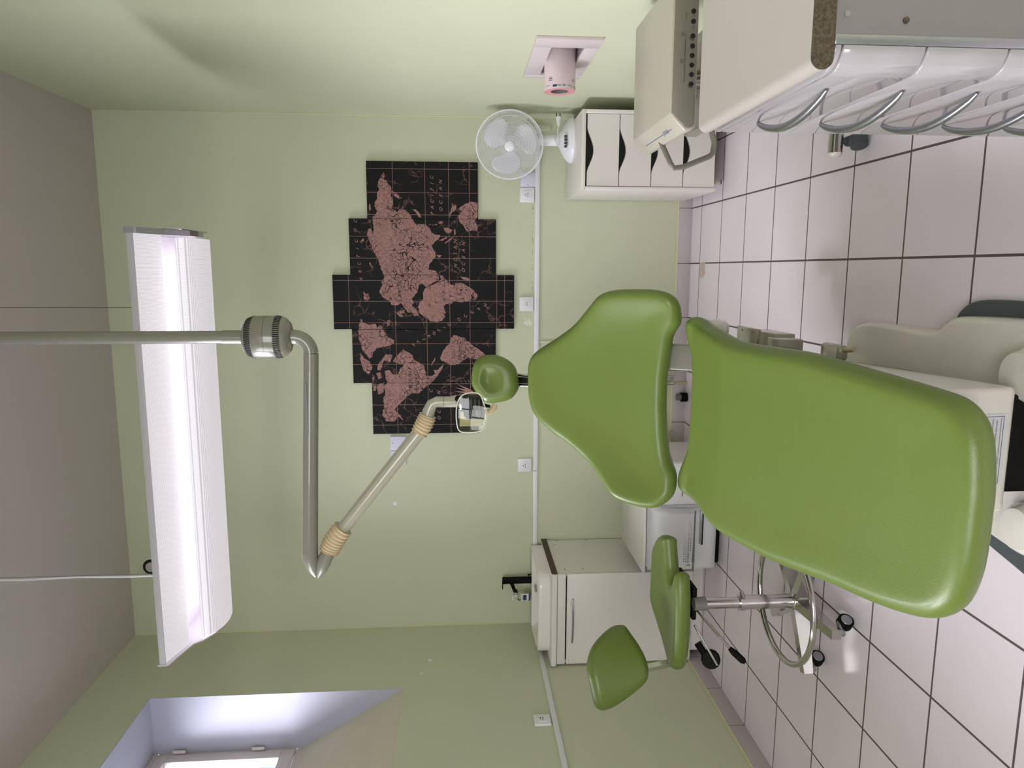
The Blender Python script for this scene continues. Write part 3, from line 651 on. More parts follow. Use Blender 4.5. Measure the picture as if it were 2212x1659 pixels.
MB().tube([(hx-.014, hy+.01, hz-.028), (hx-.014, hy+.01, hz-.040), (hx-.010, hy+.012, hz-.052), (hx+.000, hy+.015, hz-.062), (hx+.008, hy+.018, hz-.066)], [.008, .009, .009, .009, .007], n=16).build('handle', M_bell, t)
MB().tube([(hx+.012, hy-.01, hz-.028), (hx+.008, hy-.01, hz-.05)], [.006, .004], n=12).build('lever', M_black, t)

# ------------------------------------------------------------------ dental chair
CX = 1.592
t = thing('dental_chair', 'green dental chair with white base standing under the map', 'dental chair', (CX, -2.1, 0))
SEAT = [(1.893,-1.671),(1.907,-1.672),(1.921,-1.689),(1.919,-1.706),(1.899,-1.769),(1.886,-1.845),(1.872,-1.934),(1.865,-2.013),(1.866,-2.139),(1.869,-2.27),(1.866,-2.347),(1.859,-2.44),(1.85,-2.559),(1.839,-2.691),(1.831,-2.743),(1.811,-2.774),(1.789,-2.791),(1.763,-2.801),(1.72,-2.809),(1.659,-2.815),(1.61,-2.813),(1.593,-2.814),(1.516,-2.81),(1.466,-2.799),(1.429,-2.783),(1.396,-2.751),(1.376,-2.714),(1.359,-2.656),(1.343,-2.568),(1.328,-2.443),(1.303,-2.297),(1.289,-2.195),(1.275,-1.973),(1.284,-1.868),(1.305,-1.801),(1.309,-1.77),(1.310,-1.734),(1.314,-1.702),(1.324,-1.676),(1.339,-1.666),(1.353,-1.664),(1.383,-1.666),(1.422,-1.677),(1.482,-1.696),(1.519,-1.702),(1.588,-1.709),(1.686,-1.709),(1.726,-1.709),(1.776,-1.7),(1.823,-1.685),(1.865,-1.672)]
gY = [-3.2, -2.8, -2.3, -1.95, -1.80, -1.76, -1.72, -1.70, -1.67, -1.62, -1.55]; gZ = [.27, .345, .435, .495, .508, .511, .516, .528, .549, .585, .65]
def interp(x, X, Z):
    if x <= X[0]: return Z[0]
    for i in range(len(X)-1):
        if x <= X[i+1]: u = (x-X[i])/(X[i+1]-X[i]); return Z[i]+(Z[i+1]-Z[i])*u
    return Z[-1]
def gsurf(y): return sum(interp(y+d, gY, gZ) for d in (-.012, -.006, 0, .006, .012))/5
def seatM(x, y, h):
    z = gsurf(y); dz = (gsurf(y+.01)-gsurf(y-.01))/.02; l = math.hypot(1, dz)
    return (x, y-dz/l*h, z+h/l-.012)
cushion(SEAT, seatM, .075, .036, crown=-.004, n=200).build('seat_cushion', M_green, t, angle=80)
BACK = [(1.654,.578),(1.71,.576),(1.75,.56),(1.78,.522),(1.822,.453),(1.873,.378),(1.937,.314),(1.98,.27),(1.999,.218),(2.005,.132),(2.003,.051),(1.987,.004),(1.961,-.017),(1.908,-.021),(1.886,-.015),(1.859,.006),(1.828,.013),(1.761,.023),(1.71,.028),(1.618,.029),(1.577,.026),(1.523,.022),(1.478,.014),(1.427,.002),(1.388,-.021),(1.358,-.025),(1.32,-.025),(1.289,-.006),(1.265,.028),(1.258,.062),(1.258,.109),(1.267,.171),(1.285,.208),(1.329,.255),(1.381,.312),(1.428,.389),(1.465,.468),(1.506,.53),(1.543,.559),(1.595,.573)]
B0 = Vector((0, -1.665, .577)); BE = Vector((0, .35, .46)).normalized(); BN = Vector((1, 0, 0)).cross(BE)
def backM(x, y, h):
    k = abs(x-1.635)/.36; lift = .045*k**3*(1 if y < .35 else max(0, 1-(y-.35)*6))
    return tuple(B0+Vector((x, 0, 0))+BE*y+BN*(h+lift-.02))
cushion(BACK, backM, .07, .034, crown=-.005, n=180).build('backrest_cushion', M_green, t, angle=80)
HEAD = [(1.651,.09),(1.678,.088),(1.714,.078),(1.736,.059),(1.745,.025),(1.742,-.016),(1.724,-.055),(1.699,-.08),(1.664,-.091),(1.628,-.095),(1.61,-.091),(1.579,-.07),(1.564,-.036),(1.556,.009),(1.562,.041),(1.594,.07),(1.627,.088)]
H0 = Vector((0, -1.28, 1.16)); HE = Vector((0, .2, .98)).normalized(); HN = Vector((1, 0, 0)).cross(HE)
def headM(x, y, h): return tuple(H0+Vector((x, 0, 0))+HE*y+HN*(h-.03))
hc = cushion(HEAD, headM, .075, .036, crown=0, n=100, step=.007, cw=.015, dent=lambda x, y: -.014*math.exp(-((x-1.65)**2+(y-.03)**2)/.0022)+.004*math.exp(-((y+.05)**2)/.0005)).build('headrest_cushion', M_green, t, angle=80)
b0 = H0+Vector((1.645, 0, 0)); q0 = b0+HE*(-.10)-HN*.055; q1 = B0+Vector((1.645, 0, 0))+BE*.50-BN*.065
hb = MB(); 
for off in (-.020, .020):
    hb.tube([b0-HN*.075+HE*.0+Vector((off, 0, 0)), q0+Vector((off, 0, 0)), q1+Vector((off, 0, 0))], .006, n=10)
hb.tube([b0-HN*.072, q0, q1], .016, n=4, sx=1.1, mi=1); hb.build('headrest_bar', [M_chrome, M_black], t)
# backrest shell and the curved bracket between back and seat
shell = [(x*.9+1.635*.1, y*.86+.035) for x, y in BACK]
cushion(shell, lambda x, y, h: tuple(B0+Vector((x, 0, 0))+BE*y+BN*(h-.075)), .035, .017, n=90, step=.04).build('backrest_shell', M_cream, t, angle=70)
pts = [(-1.52, .74), (-1.57, .66), (-1.62, .58), (-1.655, .52), (-1.68, .47), (-1.70, .42)]
br = MB()
prof2 = [(y, z) for y, z in pts]+[(y+.04, z-.01) for y, z in pts[::-1]]
br.prism(prof2, 'X', 1.732, 1.820, .008); br.build('backrest_bracket', M_pgrey, t)
# white cover at the right rear corner
MB().box((1.845, -1.70, .40), (1.905, -1.53, .50), .022, 4).build('side_cover', M_gloss, t)
# slanted body under the seat
body = [(-1.50, .40), (-1.66, .45), (-1.95, .44), (-2.3, .375), (-2.605, .315), (-2.625, .29), (-2.598, .128), (-2.582, .112), (-2.3, .19), (-1.92, .315), (-1.60, .36)]
MB().prism(body, 'X', 1.553, 1.826, .016, seg=4).build('lift_body', M_gloss, t)
MB().box((1.590, -2.575, .012), (1.806, -2.42, .135), .006).build('lower_panel', M_black, t)
MB().prism([(-2.44, .06), (-2.40, .20), (-1.9, .34), (-1.62, .37), (-1.62, .28), (-2.1, .06)], 'X', 1.60, 1.80, .006).build('scissor_cover', M_pgrey, t)
lp = MB(); 
def LPt(x, z): return Vector((x, -2.6257+(.29-z)*(.027/.162), z))
lp.add([LPt(1.612, .262), LPt(1.772, .262), LPt(1.772, .138), LPt(1.612, .138)], [[3, 2, 1, 0]], 0)
for a, b in (((1.620, .252), (1.766, .252)), ((1.766, .252), (1.766, .148)), ((1.766, .148), (1.620, .148)), ((1.620, .148), (1.620, .252))):
    A = LPt(*a)+Vector((0, -.0006, 0)); B = LPt(*b)+Vector((0, -.0006, 0)); d = (B-A).normalized(); s_ = Vector((0, 1, 0)).cross(d)*.0005
    lp.add([A+s_, A-s_, B-s_, B+s_], [[0, 1, 2, 3]], 1)
lines = ['AVERTISSEMENT   COUPER L ALIMENTATION AVANT INTERVENTION', 'WARNING   DISCONNECT SUPPLY BEFORE SERVICING', 'CET APPAREIL A FAIT L OBJET D UNE ETUDE EN CE QUI CONCERNE', 'LES RISQUES DE CHOC ELECTRIQUE ET D INCENDIE', 'THIS UNIT HAS BEEN INVESTIGATED WITH REGARD TO SAFETY', 'FROM ELECTRICAL SHOCK AND FIRE HAZARD']
ez = (LPt(0, .1)-LPt(0, 0)).normalized()
for i, s_ in enumerate(lines):
    lp.text(s_, .0054 if len(s_) < 48 else .0044, LPt(1.626, .153+.0105*i)+Vector((0, -.0008, 0)), (1, 0, 0), ez, 1)
for v_i in range(len(lp.v)): lp.v[v_i] = (lp.v[v_i][0], lp.v[v_i][1]-.0006, lp.v[v_i][2])
lp.build('warning_label', [M_label, M_ink], t, smooth=False)
# base casting, grey foot pads
foot = [(1.85, -1.78), (1.885, -1.80), (1.905, -1.84), (1.915, -1.93), (1.912, -2.18), (1.925, -2.235), (1.955, -2.27), (1.962, -2.60), (1.93, -2.72), (1.5, -2.72), (1.44, -2.64), (1.455, -2.45), (1.475, -2.38), (1.52, -2.30), (1.52, -1.95), (1.56, -1.80), (1.64, -1.75)]
def raised(poly, z0, z1, r, n=120):
    O = smooth_loop(poly, n); mb = MB(); return mb.prism(O, 'Z', z0, z1, 0)
def domed(poly, z0, z1, r, name, m, n=110):
    O = smooth_loop(poly, n); cx = sum(p[0] for p in O)/n; cy = sum(p[1] for p in O)/n; mb = MB(); vs = []; 
    lv = [(0, z0), (0, z1-r)]+[(r*(1-math.cos(a)), z1-r+r*math.sin(a)) for a in [PI/2*i/5 for i in range(1, 6)]]
    for d, z in lv:
        for x, y in O:
            l = math.hypot(x-cx, y-cy); vs.append((x-(x-cx)/l*d, y-(y-cy)/l*d, z))
    fs = [[i*n+j, i*n+(j+1) % n, (i+1)*n+(j+1) % n, (i+1)*n+j] for i in range(len(lv)-1) for j in range(n)]
    fs += [[(len(lv)-1)*n+j for j in range(n)]]
    mb.add(vs, fs); return mb.build(name, m, t, angle=50)
domed(foot, .0, .055, .025, 'base_casting', M_gloss)
pad = [(1.93, -2.24), (1.965, -2.255), (1.995, -2.31), (2.0, -2.45), (1.99, -2.70), (1.95, -2.80), (1.5, -2.80), (1.38, -2.68), (1.40, -2.50), (1.44, -2.36), (1.50, -2.30), (1.6, -2.28), (1.8, -2.26)]
domed(pad, .0, .022, .006, 'floor_pad', M_dgrey)
MB().lathe([(.0, .0), (.045, .0), (.058, .012), (.06, .03), (.05, .048), (.0, .052)], (1.845, -2.56, .05), (0, 0, 1), 32, caps=False).build('corner_knob', M_gloss, t)
MB().lathe([(.0, .0), (.045, .0), (.056, .012), (.056, .028), (.045, .044), (.0, .048)], (1.515, -2.60, .05), (0, 0, 1), 32, caps=False).build('corner_knob', M_gloss, t)
# side bracket and hand control to the right of the body
sb = MB(); sb.box((1.795, -1.72, .190), (1.862, -1.52, .262), .004); sb.box((1.80, -1.60, .255), (1.868, -1.42, .270), .003); sb.box((1.80, -1.81, .205), (1.853, -1.72, .285), .004)
sb = sb.build('side_bracket', M_cream, t)
for y_ in (-1.47, -1.56): MB().cyl((1.855, y_, .2701), (1.855, y_, .2712), .004, n=10).build('screw', M_inkg, sb)
hs = MB().box((1.80, -1.955, .135), (1.848, -1.84, .168), .012, 3).build('hand_control', M_cream, t)
MB().box((1.808, -1.945, .168), (1.840, -1.87, .171), .001).build('cover_plate', M_gloss, hs)
MB().tube([(1.835, -1.955, .15), (1.838, -1.985, .15), (1.842, -2.005, .148)], .007, n=12).build('cable_gland', M_pipe, hs)
tag(MB().box((1.462, -2.40, .4262), (1.468, -2.394, .431), .002, 2).build('crumb', M_plast), 'tiny white crumb lying on the green seat of the dental chair', 'crumb')

# ------------------------------------------------------------------ assistant stool
SX, SY = .900, -1.655
t = thing('saddle_stool', 'green saddle stool on a chromed five-leg base with foot ring', 'stool', (SX, SY, 0))
STS = [(.841,-1.32),(.96,-1.325),(1.03,-1.368),(1.068,-1.418),(1.084,-1.482),(1.067,-1.489),(1.018,-1.498),(.963,-1.512),(.932,-1.550),(.970,-1.596),(1.010,-1.640),(1.027,-1.662),(1.015,-1.677),(.977,-1.693),(.904,-1.703),(.801,-1.705),(.715,-1.693),(.658,-1.658),(.632,-1.626),(.617,-1.579),(.628,-1.539),(.669,-1.455),(.721,-1.364),(.77,-1.319)]
def ssM(x, y, h):
    k = (y+1.51)/.19; return (x, y, .500+h+.022*(k*k if k < 0 else k*k*.6)+.02*max(0, x-.93)*3)
cushion(STS, ssM, .058, .027, n=170, step=.012).build('seat', M_green, t, angle=80)
MB().box((.83, -1.64, .452), (.95, -1.45, .468), .004).build('seat_plate', M_black, t)
STB = [(.17,-.05),(.174,-.035),(.167,.003),(.134,.053),(.101,.087),(.068,.106),(.035,.116),(.002,.116),(-.035,.109),(-.082,.101),(-.109,.089),(-.119,.074),(-.118,.048),(-.103,.011),(-.077,-.032),(-.047,-.076),(-.024,-.1),(-.001,-.108),(.041,-.106),(.09,-.09),(.135,-.068),(.162,-.055)]
BO = Vector((.62, -1.62, .72)); B1 = Vector((.86, .5, 0)).normalized(); BNN = B1.cross(Vector((0, 0, 1)))
def sbM(x, y, h): return tuple(BO+B1*x+Vector((0, 0, y))+BNN*(h-.01-x*x*2.2))
cushion(STB, sbM, .062, .030, n=120, step=.012).build('backrest', M_green, t, angle=80)
MB().tube([(.84, -1.52, .452), (.72, -1.545, .452), (.655, -1.56, .470), (.625, -1.57, .53), (.615, -1.575, .60), (.61, -1.572, .68)], .015, n=4, sx=.45).build('backrest_bar', M_chrome, t)
MB().cyl((SX, SY, .428), (SX, SY, .47), .025, .022, n=28).build('top_collar', mat('collar_grey', (110, 108, 106), .4, noise=.02), t)
MB().cyl((SX, SY, .29), (SX, SY, .43), .0195, n=28).build('inner_tube', M_chrome, t)
MB().cyl((SX, SY, .105), (SX, SY, .305), .0255, n=32).build('outer_tube', M_chrome, t)
MB().cyl((SX, SY, .288), (SX, SY, .306), .0285, n=28).cyl((SX+.026, SY-.022, .297), (SX+.038, SY+.002, .297), .007, n=12).build('clamp', M_chrome, t)
MB().lathe([(.0, .05), (.03, .05), (.034, .07), (.034, .108), (.028, .116), (.0, .116)], (SX, SY, 0), (0, 0, 1), 28, caps=False).build('hub', M_chrome, t)
MB().tube([(SX+.215*math.cos(a), SY+.005+.215*math.sin(a), .135) for a in [2*PI*i/64 for i in range(64)]], .0105, n=14, closed=True).build('foot_ring', M_chrome, t)
a0 = math.radians(-90.5); tv = Vector((.55, .83, 0)).normalized(); tp = Vector((-tv.y, tv.x, 0))
for k in range(5):
    a = a0-k*2*PI/5; e = Vector((math.cos(a), math.sin(a), 0)); s_ = Vector((-e.y, e.x, 0)); c = Vector((SX, SY, 0))
    lg = MB(); A = []; 
    for (d, z0, z1, hw) in ((.02, .058, .112, .017), (.247, .060, .092, .016)):
        for zz in (z0, z1):
            for sgn in (-1, 1): A.append(c+e*d+s_*hw*sgn+Vector((0, 0, zz)))
    lg.add(A, [[0, 1, 3, 2], [4, 6, 7, 5], [0, 4, 5, 1], [2, 3, 7, 6], [0, 2, 6, 4], [1, 5, 7, 3]])
    L_ = lg.build('leg', M_chrome, t, smooth=False)
    cc = c+e*.233
    MB().cyl(cc+Vector((0, 0, .046)), cc+Vector((0, 0, .062)), .012, n=16).tube([cc-tv*.008+Vector((0, 0, .050)), cc+tv*.016+Vector((0, 0, .052)), cc+tv*.036+Vector((0, 0, .044))], .0105, n=12).build('caster_fork', M_alu, L_)
    wc = cc+tv*.036+Vector((0, 0, .0255))
    MB().lathe([(.0, -.017), (.018, -.017), (.024, -.015), (.0255, -.012), (.0255, -.004), (.022, 0), (.0255, .004), (.0255, .012), (.024, .015), (.018, .017), (.0, .017)], wc, tp, 28, caps=False).build('wheel', M_black, L_)
    for pc in ([(.0, -.0185), (.017, -.0185), (.018, -.017)], [(.018, .017), (.017, .0185), (.0, .0185)]): MB().lathe(pc, wc, tp, 24, caps=False).build('wheel_cap', M_alu, L_)
lv = MB().cyl((.86, -1.56, .45), (.735, -1.69, .335), .005, n=10).build('lever', M_chrome, t)
MB().tube([(.742, -1.683, .342), (.732, -1.695, .330), (.712, -1.716, .305), (.706, -1.722, .298)], [.008, .012, .012, .006], n=14).build('lever_grip', M_black, lv)
MB().cyl((.80, -1.62, .45), (.665, -1.66, .375), .0045, n=10).build('adjusting_rod', M_chrome, t)
kn = MB(); 
kn.lathe([(.0, -.016), (.030, -.016), (.034, -.01), (.034, .01), (.030, .016), (.0, .016)], (.675, -1.635, .390), (.3, -.9, .3), 14, caps=False)
kn.build('adjusting_knob', M_black, t)
MB().tube([(.69, -1.63, .41), (.72, -1.60, .43)], .014, n=8).build('knob_stem', M_black, t)

# ------------------------------------------------------------------ wash basin cabinet
t = thing('sink_cabinet', 'white sink cabinet with one door in the back left corner', 'cabinet', (.26, -.25, 0))
MB().box((.012, -.478, .07), (.030, -.012, .792)).box((.494, -.478, .07), (.512, -.012, .792)).box((.03, -.478, .07), (.494, -.012, .088)).box((.03, -.020, .088), (.494, -.012, .792)).build('carcass', M_white, t, smooth=False)
MB().box((.03, -.43, 0), (.494, -.06, .07)).build('plinth', M_white, t)
MB().box((.012, -.496, .748), (.512, -.478, .790), .003).build('top_rail', M_white, t)
d_ = MB().box((.012, -.498, .078), (.512, -.480, .741), .004, 3).build('door', M_white, t)
hp = [(.135+.245*i/16, -.500-.022*math.sin(PI*i/16)**.7, .712) for i in range(17)]
MB().tube(hp, .005, n=12).build('handle', M_alu, d_)
wt = MB(); pr = [(-.011, .792), (-.500, .792), (-.508, .796), (-.512, .808), (-.508, .820), (-.500, .824), (-.011, .824)]
wt.prism(pr, 'X', .010, .5195, 0); wt.build('worktop', M_white, t)
MB().prism([(y, z) for y, z in pr], 'X', .5195, .5207, 0).build('worktop_edge', M_chip, t, smooth=False)
for y_, z_ in ((-.43, .745), (-.43, .65), (-.08, .755), (-.02, .735), (-.02, .56)):
    MB().cyl((.512, y_, z_), (.5126, y_, z_), .004, n=10).build('hole', M_ink, t)
t = thing('wash_basin', 'white rounded wash basin sitting on the sink cabinet top', 'sink', (.26, -.24, .824))
outl = [(.035, -.03), (.035, -.30), (.05, -.42), (.11, -.462), (.30, -.466), (.43, -.46), (.478, -.42), (.49, -.30), (.49, -.03), (.26, -.025)]
def basin():
    O = smooth_loop(outl, 100); n = 100; cx, cy = .262, -.265; vs = []
    lv = [(1, .8245), (1, .868), (.995, .884), (.97, .888), (.93, .886), (.90, .870), (.80, .848), (.5, .838), (.02, .836)]
    for s_, z in lv:
        for x, y in O:
            if s_ < .95:
                yy = cy+(y-cy)*s_; yy = min(yy, -.115-.05*(.93-s_)); vs.append((cx+(x-cx)*s_, yy, z))
            else: vs.append((cx+(x-cx)*s_, cy+(y-cy)*s_, z))
    fs = [[i*n+j, i*n+(j+1) % n, (i+1)*n+(j+1) % n, (i+1)*n+j] for i in range(len(lv)-1) for j in range(n)]+[[j for j in range(n)][::-1]]
    return MB().add(vs, fs)
basin().build('bowl', mat('white_ceramic', (234, 230, 226), .12, coat=.3, noise=.01), t, angle=60)
MB().tube([(.30, -.135, .870), (.255, -.140, .8635)], .0065, n=10).build('overflow', M_chrome, t)
t = thing('basin_tap', 'matt black single lever tap on the wash basin', 'tap', (.30, -.075, .887))
MB().cyl((.30, -.075, .887), (.30, -.075, 1.028), .020, n=28).build('body', M_black, t)
MB().tube([(.30, -.085, 1.004), (.275, -.115, .992), (.262, -.135, .985), (.262, -.135, .970)], [.012, .010, .011, .011], n=16).build('spout', M_black, t)
MB().cyl((.30, -.075, 1.029), (.30, -.075, 1.052), .0205, n=28).box((.262, -.110, 1.050), (.310, -.09, 1.055), .001).build('lever', M_black, t)
MB().tube([(.335, -.08, .888), (.338, -.085, .905), (.328, -.10, .90)], .004, n=8).build('pop_up_rod', M_black, t)
t = thing('soap_bottle', 'clear soap pump bottle with blue and white label behind the tap', 'soap', (.205, -.075, .887))
MB().box((.178, -.096, .888), (.232, -.054, .965), .012, 3).build('bottle', M_soap, t)
MB().box((.184, -.099, .896), (.226, -.0965, .946), .003).build('label', M_plast, t)
lb2 = MB().box((.188, -.1005, .914), (.220, -.0993, .934)).box((.184, -.1005, .896), (.226, -.0993, .902)); lb2.text('SAVON', .009, (.190, -.1008, .936), (1, 0, 0), (0, 0, 1)); lb2.build('label_print', M_navy, t, smooth=False)
MB().cyl((.205, -.075, .965), (.205, -.075, .985), .007, n=14).tube([(.205, -.075, .985), (.205, -.075, .993), (.185, -.088, .990)], .005, n=10).build('pump', M_plast, t)

# ------------------------------------------------------------------ sterilising appliance
t = thing('hygiene_appliance', 'white hygiene appliance with dot pattern, on the floor right of the sink cabinet', 'appliance', (.85, -.45, 0))
AX0, AX1, AY0 = .598, 1.150, -.715
MB().box((AX0+.01, -.66, .030), (AX1-.012, -.21, .375), .01, 3).build('housing', M_plast, t)
MB().box((AX0+.02, -.64, 0), (AX1-.03, -.24, .03)).build('plinth', M_black, t)
O_ = [(AX0, -.20), (AX0, -.695), (AX0+.12, -.700), (AX0+.30, -.690), (AX1, -.670), (AX1, -.20)]
MB().prism(O_, 'Z', .388, .400, .002).build('top_board', M_white, t)
MB().box((AX0+.02, -.63, .375), (AX1-.03, -.22, .388)).build('top_gap', M_black, t)
# left door, bulging
door = MB(); nx, nz = 20, 14; x0, x1, z0, z1 = AX0+.002, .935, .028, .368; vs = []
for i in range(nx+1):
    for j in range(nz+1):
        u, v = i/nx, j/nz; x = x0+(x1-x0)*u; z = z0+(z1-z0)*v
        edge = min(u/.04, (1-u)/.10, v/.06, (1-v)/.12, 1); bul = .035*max(0, edge)**.5+.012*math.sin(PI*v)
        xr = x-(.018*math.sin(PI*v) if u > .9 else 0)
        vs.append((xr, -.665-bul, z))
fs = [[i*(nz+1)+j, (i+1)*(nz+1)+j, (i+1)*(nz+1)+j+1, i*(nz+1)+j+1] for i in range(nx) for j in range(nz)]
door.add(vs, fs); door.box((x0+.005, -.668, z0+.005), (x1-.005, -.655, z1-.005))
dd = door.build('door', M_plast, t, angle=70)
MB().box((AX0+.008, -.716, .150), (.915, -.711, .157), .002).build('trim_line', M_inkg, dd)
MB().box((AX0+.15, -.722, .118), (AX0+.32, -.706, .129), .003).build('handle', M_alu, dd)
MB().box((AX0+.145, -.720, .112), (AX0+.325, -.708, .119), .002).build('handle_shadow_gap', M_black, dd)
pr_ = MB(); yy = -.7145
for r in range(6):
    n_ = (16, 15, 24, 24, 14, 14)[r]; z_ = .202-.0105*r
    for k in range(n_):
        xx = AX0+.06+(.0 if r in (0, 1, 4, 5) else .055)+.0088*k; s_ = .0022*(1-k/n_*.75)
        pr_.add([(xx-s_, yy, z_-s_), (xx+s_, yy, z_-s_), (xx+s_, yy, z_+s_), (xx-s_, yy, z_+s_)], [[0, 1, 2, 3]])
pr_.text('HYGIENE', .0135, (AX0+.052, yy-.0005, .176), (1, 0, 0), (0, 0, 1)); pr_.text('5', .026, (AX0+.034, yy-.0005, .171), (1, 0, 0), (0, 0, 1), mi=1)
pr_.build('door_print', [M_ink, M_navy], dd, smooth=False)
cp = MB().box((.940, -.700, .030), (AX1-.002, -.655, .370), .014, 4).build('control_panel', M_plast, t)
MB().box((.985, -.7015, .292), (1.075, -.6995, .345), .001).build('display_bezel', M_inkg, cp)
MB().box((.993, -.703, .300), (1.067, -.7015, .338), .001).build('display', mat('dark_display', (16, 26, 52), .1, noise=.02), cp)
pp = MB()
for i, s_ in enumerate(('I', 'III', 'IIII', 'II', 'III')): pp.text(s_, .012, (.985+i*.016, -.7008, .262-.002*(i % 2)), (1, 0, 0), (0, 0, 1))
pp.box((.985, -.7012, .215), (1.01, -.7002, .219)); pp.build('panel_print', M_inkg, cp, smooth=False)
mb_ = MB().box((AX1-.0125, -.64, .03), (AX1-.0115, -.22, .372)); mb_.build('side_sheet', mat('polished_side_sheet', (224, 220, 218), .07, noise=.01, coat=.6), t)

# ------------------------------------------------------------------ pipes and valves low on the back wall
t = thing('water_valves', 'pair of chromed stop valves with pipes low on the back wall, seen behind the chair', 'valve', (1.42, -.03, .0755))
for x_, z_ in ((1.515, .096), (1.435, .098)):
    MB().cyl((x_, -.035, z_-.02), (x_, -.035, z_+.03), .009, n=16).cyl((x_, -.035, z_+.008), (x_, -.0, z_+.008), .008, n=12).build('valve_body', M_chrome, t)
MB().tube([(1.515, -.04, .115), (1.49, -.05, .135), (1.46, -.05, .13), (1.435, -.04, .118)], .006, n=10).build('cross_pipe', M_chrome, t)
MB().box((1.466, -.066, .088), (1.484, -.05, .126), .004).build('tap_handle', M_alu, t)
for x_ in (1.515, 1.435): MB().cyl((x_, -.030, .0), (x_, -.030, .075), .007, n=12).build('pipe', M_pipe, t)
t = thing('floor_outlet', 'black capped pipe outlet standing on the floor at the back wall', 'pipe outlet', (1.355, -.035, 0))
MB().cyl((1.355, -.04, 0), (1.355, -.04, .035), .026, n=28).build('collar', M_black, t); MB().cyl((1.355, -.04, .035), (1.355, -.04, .062), .017, n=24).build('cap', M_inkg, t)
tag(MB().tube([(1.155, -.03, .068), (1.162, -.03, .085), (1.150, -.032, .092), (1.125, -.035, .086), (1.10, -.04, .06), (1.085, -.045, .02)], .006, n=12).build('drain_hose', M_pipe), 'beige drain hose looping out beside the appliance, at the back wall', 'hose')

# ------------------------------------------------------------------ drawer unit with scooped fronts
t = thing('drawer_unit', 'white drawer unit with scooped drawer fronts in the back right corner', 'drawer unit', (2.63, -.25, 0))
DX0, DX1, DY0, DY1, DZ0, DZ1 = 2.443, 2.812, -.50, -.012, .050, .703
MB().box((DX0, DY0, DZ0), (DX0+.018, DY1, DZ1-.019), .0015).build('side_panel', M_white, t)
MB().box((DX1-.018, DY0, DZ0), (DX1, DY1, DZ1-.019), .0015).build('side_panel', M_white, t)
MB().box((DX0, DY0, DZ1-.0185), (DX1, DY1, DZ1), .0015).build('top_panel', M_white, t)
MB().box((DX0+.018, DY0+.05, DZ0), (DX1-.018, DY1, DZ0+.015)).box((DX0+.018, DY1-.008, DZ0+.015), (DX1-.018, DY1, DZ1-.019)).build('back_panel', M_white, t, smooth=False)
nd = 4; z_b, z_t = DZ0+.006, DZ1-.024; hh = (z_t-z_b)/nd
for k in range(nd):
    za = z_b+k*hh+.0015; zb = za+hh-.004; xa, xb = DX0+.0205, DX1-.0205; cx = (xa+xb)/2
    top = [(xb, zb)]+[(cx+.105-.21*i/24, zb-.031*(.5-.5*math.cos(2*PI*i/24))**.8) for i in range(25)]+[(xa, zb)]
    MB().prism([(xa, za), (xb, za)]+top, 'Y', DY0+.004, DY0+.020, 0).build('drawer', M_white, t)
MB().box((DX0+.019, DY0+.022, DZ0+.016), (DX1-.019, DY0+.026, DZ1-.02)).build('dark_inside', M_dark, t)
for x_, y_ in ((DX0+.05, -.44), (DX1-.05, -.44), (DX0+.05, -.07), (DX1-.05, -.07)):
    MB().lathe([(.0, -.009), (.02, -.009), (.022, -.006), (.022, .006), (.02, .009), (.0, .009)], (x_, y_, .022), (1, 0, 0), 20, caps=False).cyl((x_, y_, .03), (x_, y_, .050), .006, n=10).build('caster', M_soap, t)

# ------------------------------------------------------------------ table fan
FX, FY, FZ = 2.722, -.20, .703
t = thing('table_fan', 'white caged table fan standing on the drawer unit', 'fan', (FX, FY, FZ))
MB().lathe([(.0, 0), (.112, 0), (.115, .006), (.110, .020), (.088, .040), (.055, .058), (.035, .070), (.0, .073)], (FX, FY, FZ), (0, 0, 1), 48, caps=False).build('base', M_fan, t)
MB().cyl((FX, FY+.01, FZ+.06), (FX, FY+.03, 1.00), .030, .024, n=28).build('stand', M_fan, t)
bt = MB()
for k in range(4):
    MB().box((FX-.050+k*.016, FY-.098+.002*abs(k-1.5), FZ+.040), (FX-.040+k*.016, FY-.076, FZ+.053), .002).build('speed_button', M_key, t)
fc = Vector((2.683, -.262, 1.028)); fn = Vector((-.32, -.93, .06)).normalized()
fe1 = fn.cross(Vector((0, 0, 1))).normalized(); fe2 = fe1.cross(fn).normalized(); RF = .166
MB().lathe([(.0, .09), (.04, .085), (.05, .05), (.048, .0), (.0, -.0)], fc-fn*.13, fn, 28, caps=False).build('motor', M_fan, t)
def fpt(a, r, d): return fc+(fe1*math.cos(a)+fe2*math.sin(a))*r+fn*d
def ringtube(r, d, rr, n=96): return MB().tube([fpt(2*PI*i/n, r, d) for i in range(n)], rr, n=8, closed=True)
ringtube(RF, 0, .0042).build('guard_rim', M_fan, t)
def guard(sgn, nr, twist):
    mb = MB()
    for k in range(nr):
        a = 2*PI*k/nr; ps = []
        for i in range(9):
            u = i/8; r = .028+(RF-.028)*u; d = sgn*.036*math.sqrt(max(0, 1-(u**2.6))); ps.append(fpt(a+twist*u, r, d))
        mb.tube(ps, .0007, n=4, caps=False)
    for r_ in [.05+.0155*i for i in range(8)]:
        u = (r_-.028)/(RF-.028); mb.tube([fpt(2*PI*i/60, r_, sgn*.036*math.sqrt(max(0, 1-u**2.6))) for i in range(60)], .0007, n=4, closed=True)
    return mb
guard(1, 96, .9).build('front_guard', M_fan, t); guard(-1, 72, -.7).build('rear_guard', M_fan, t)
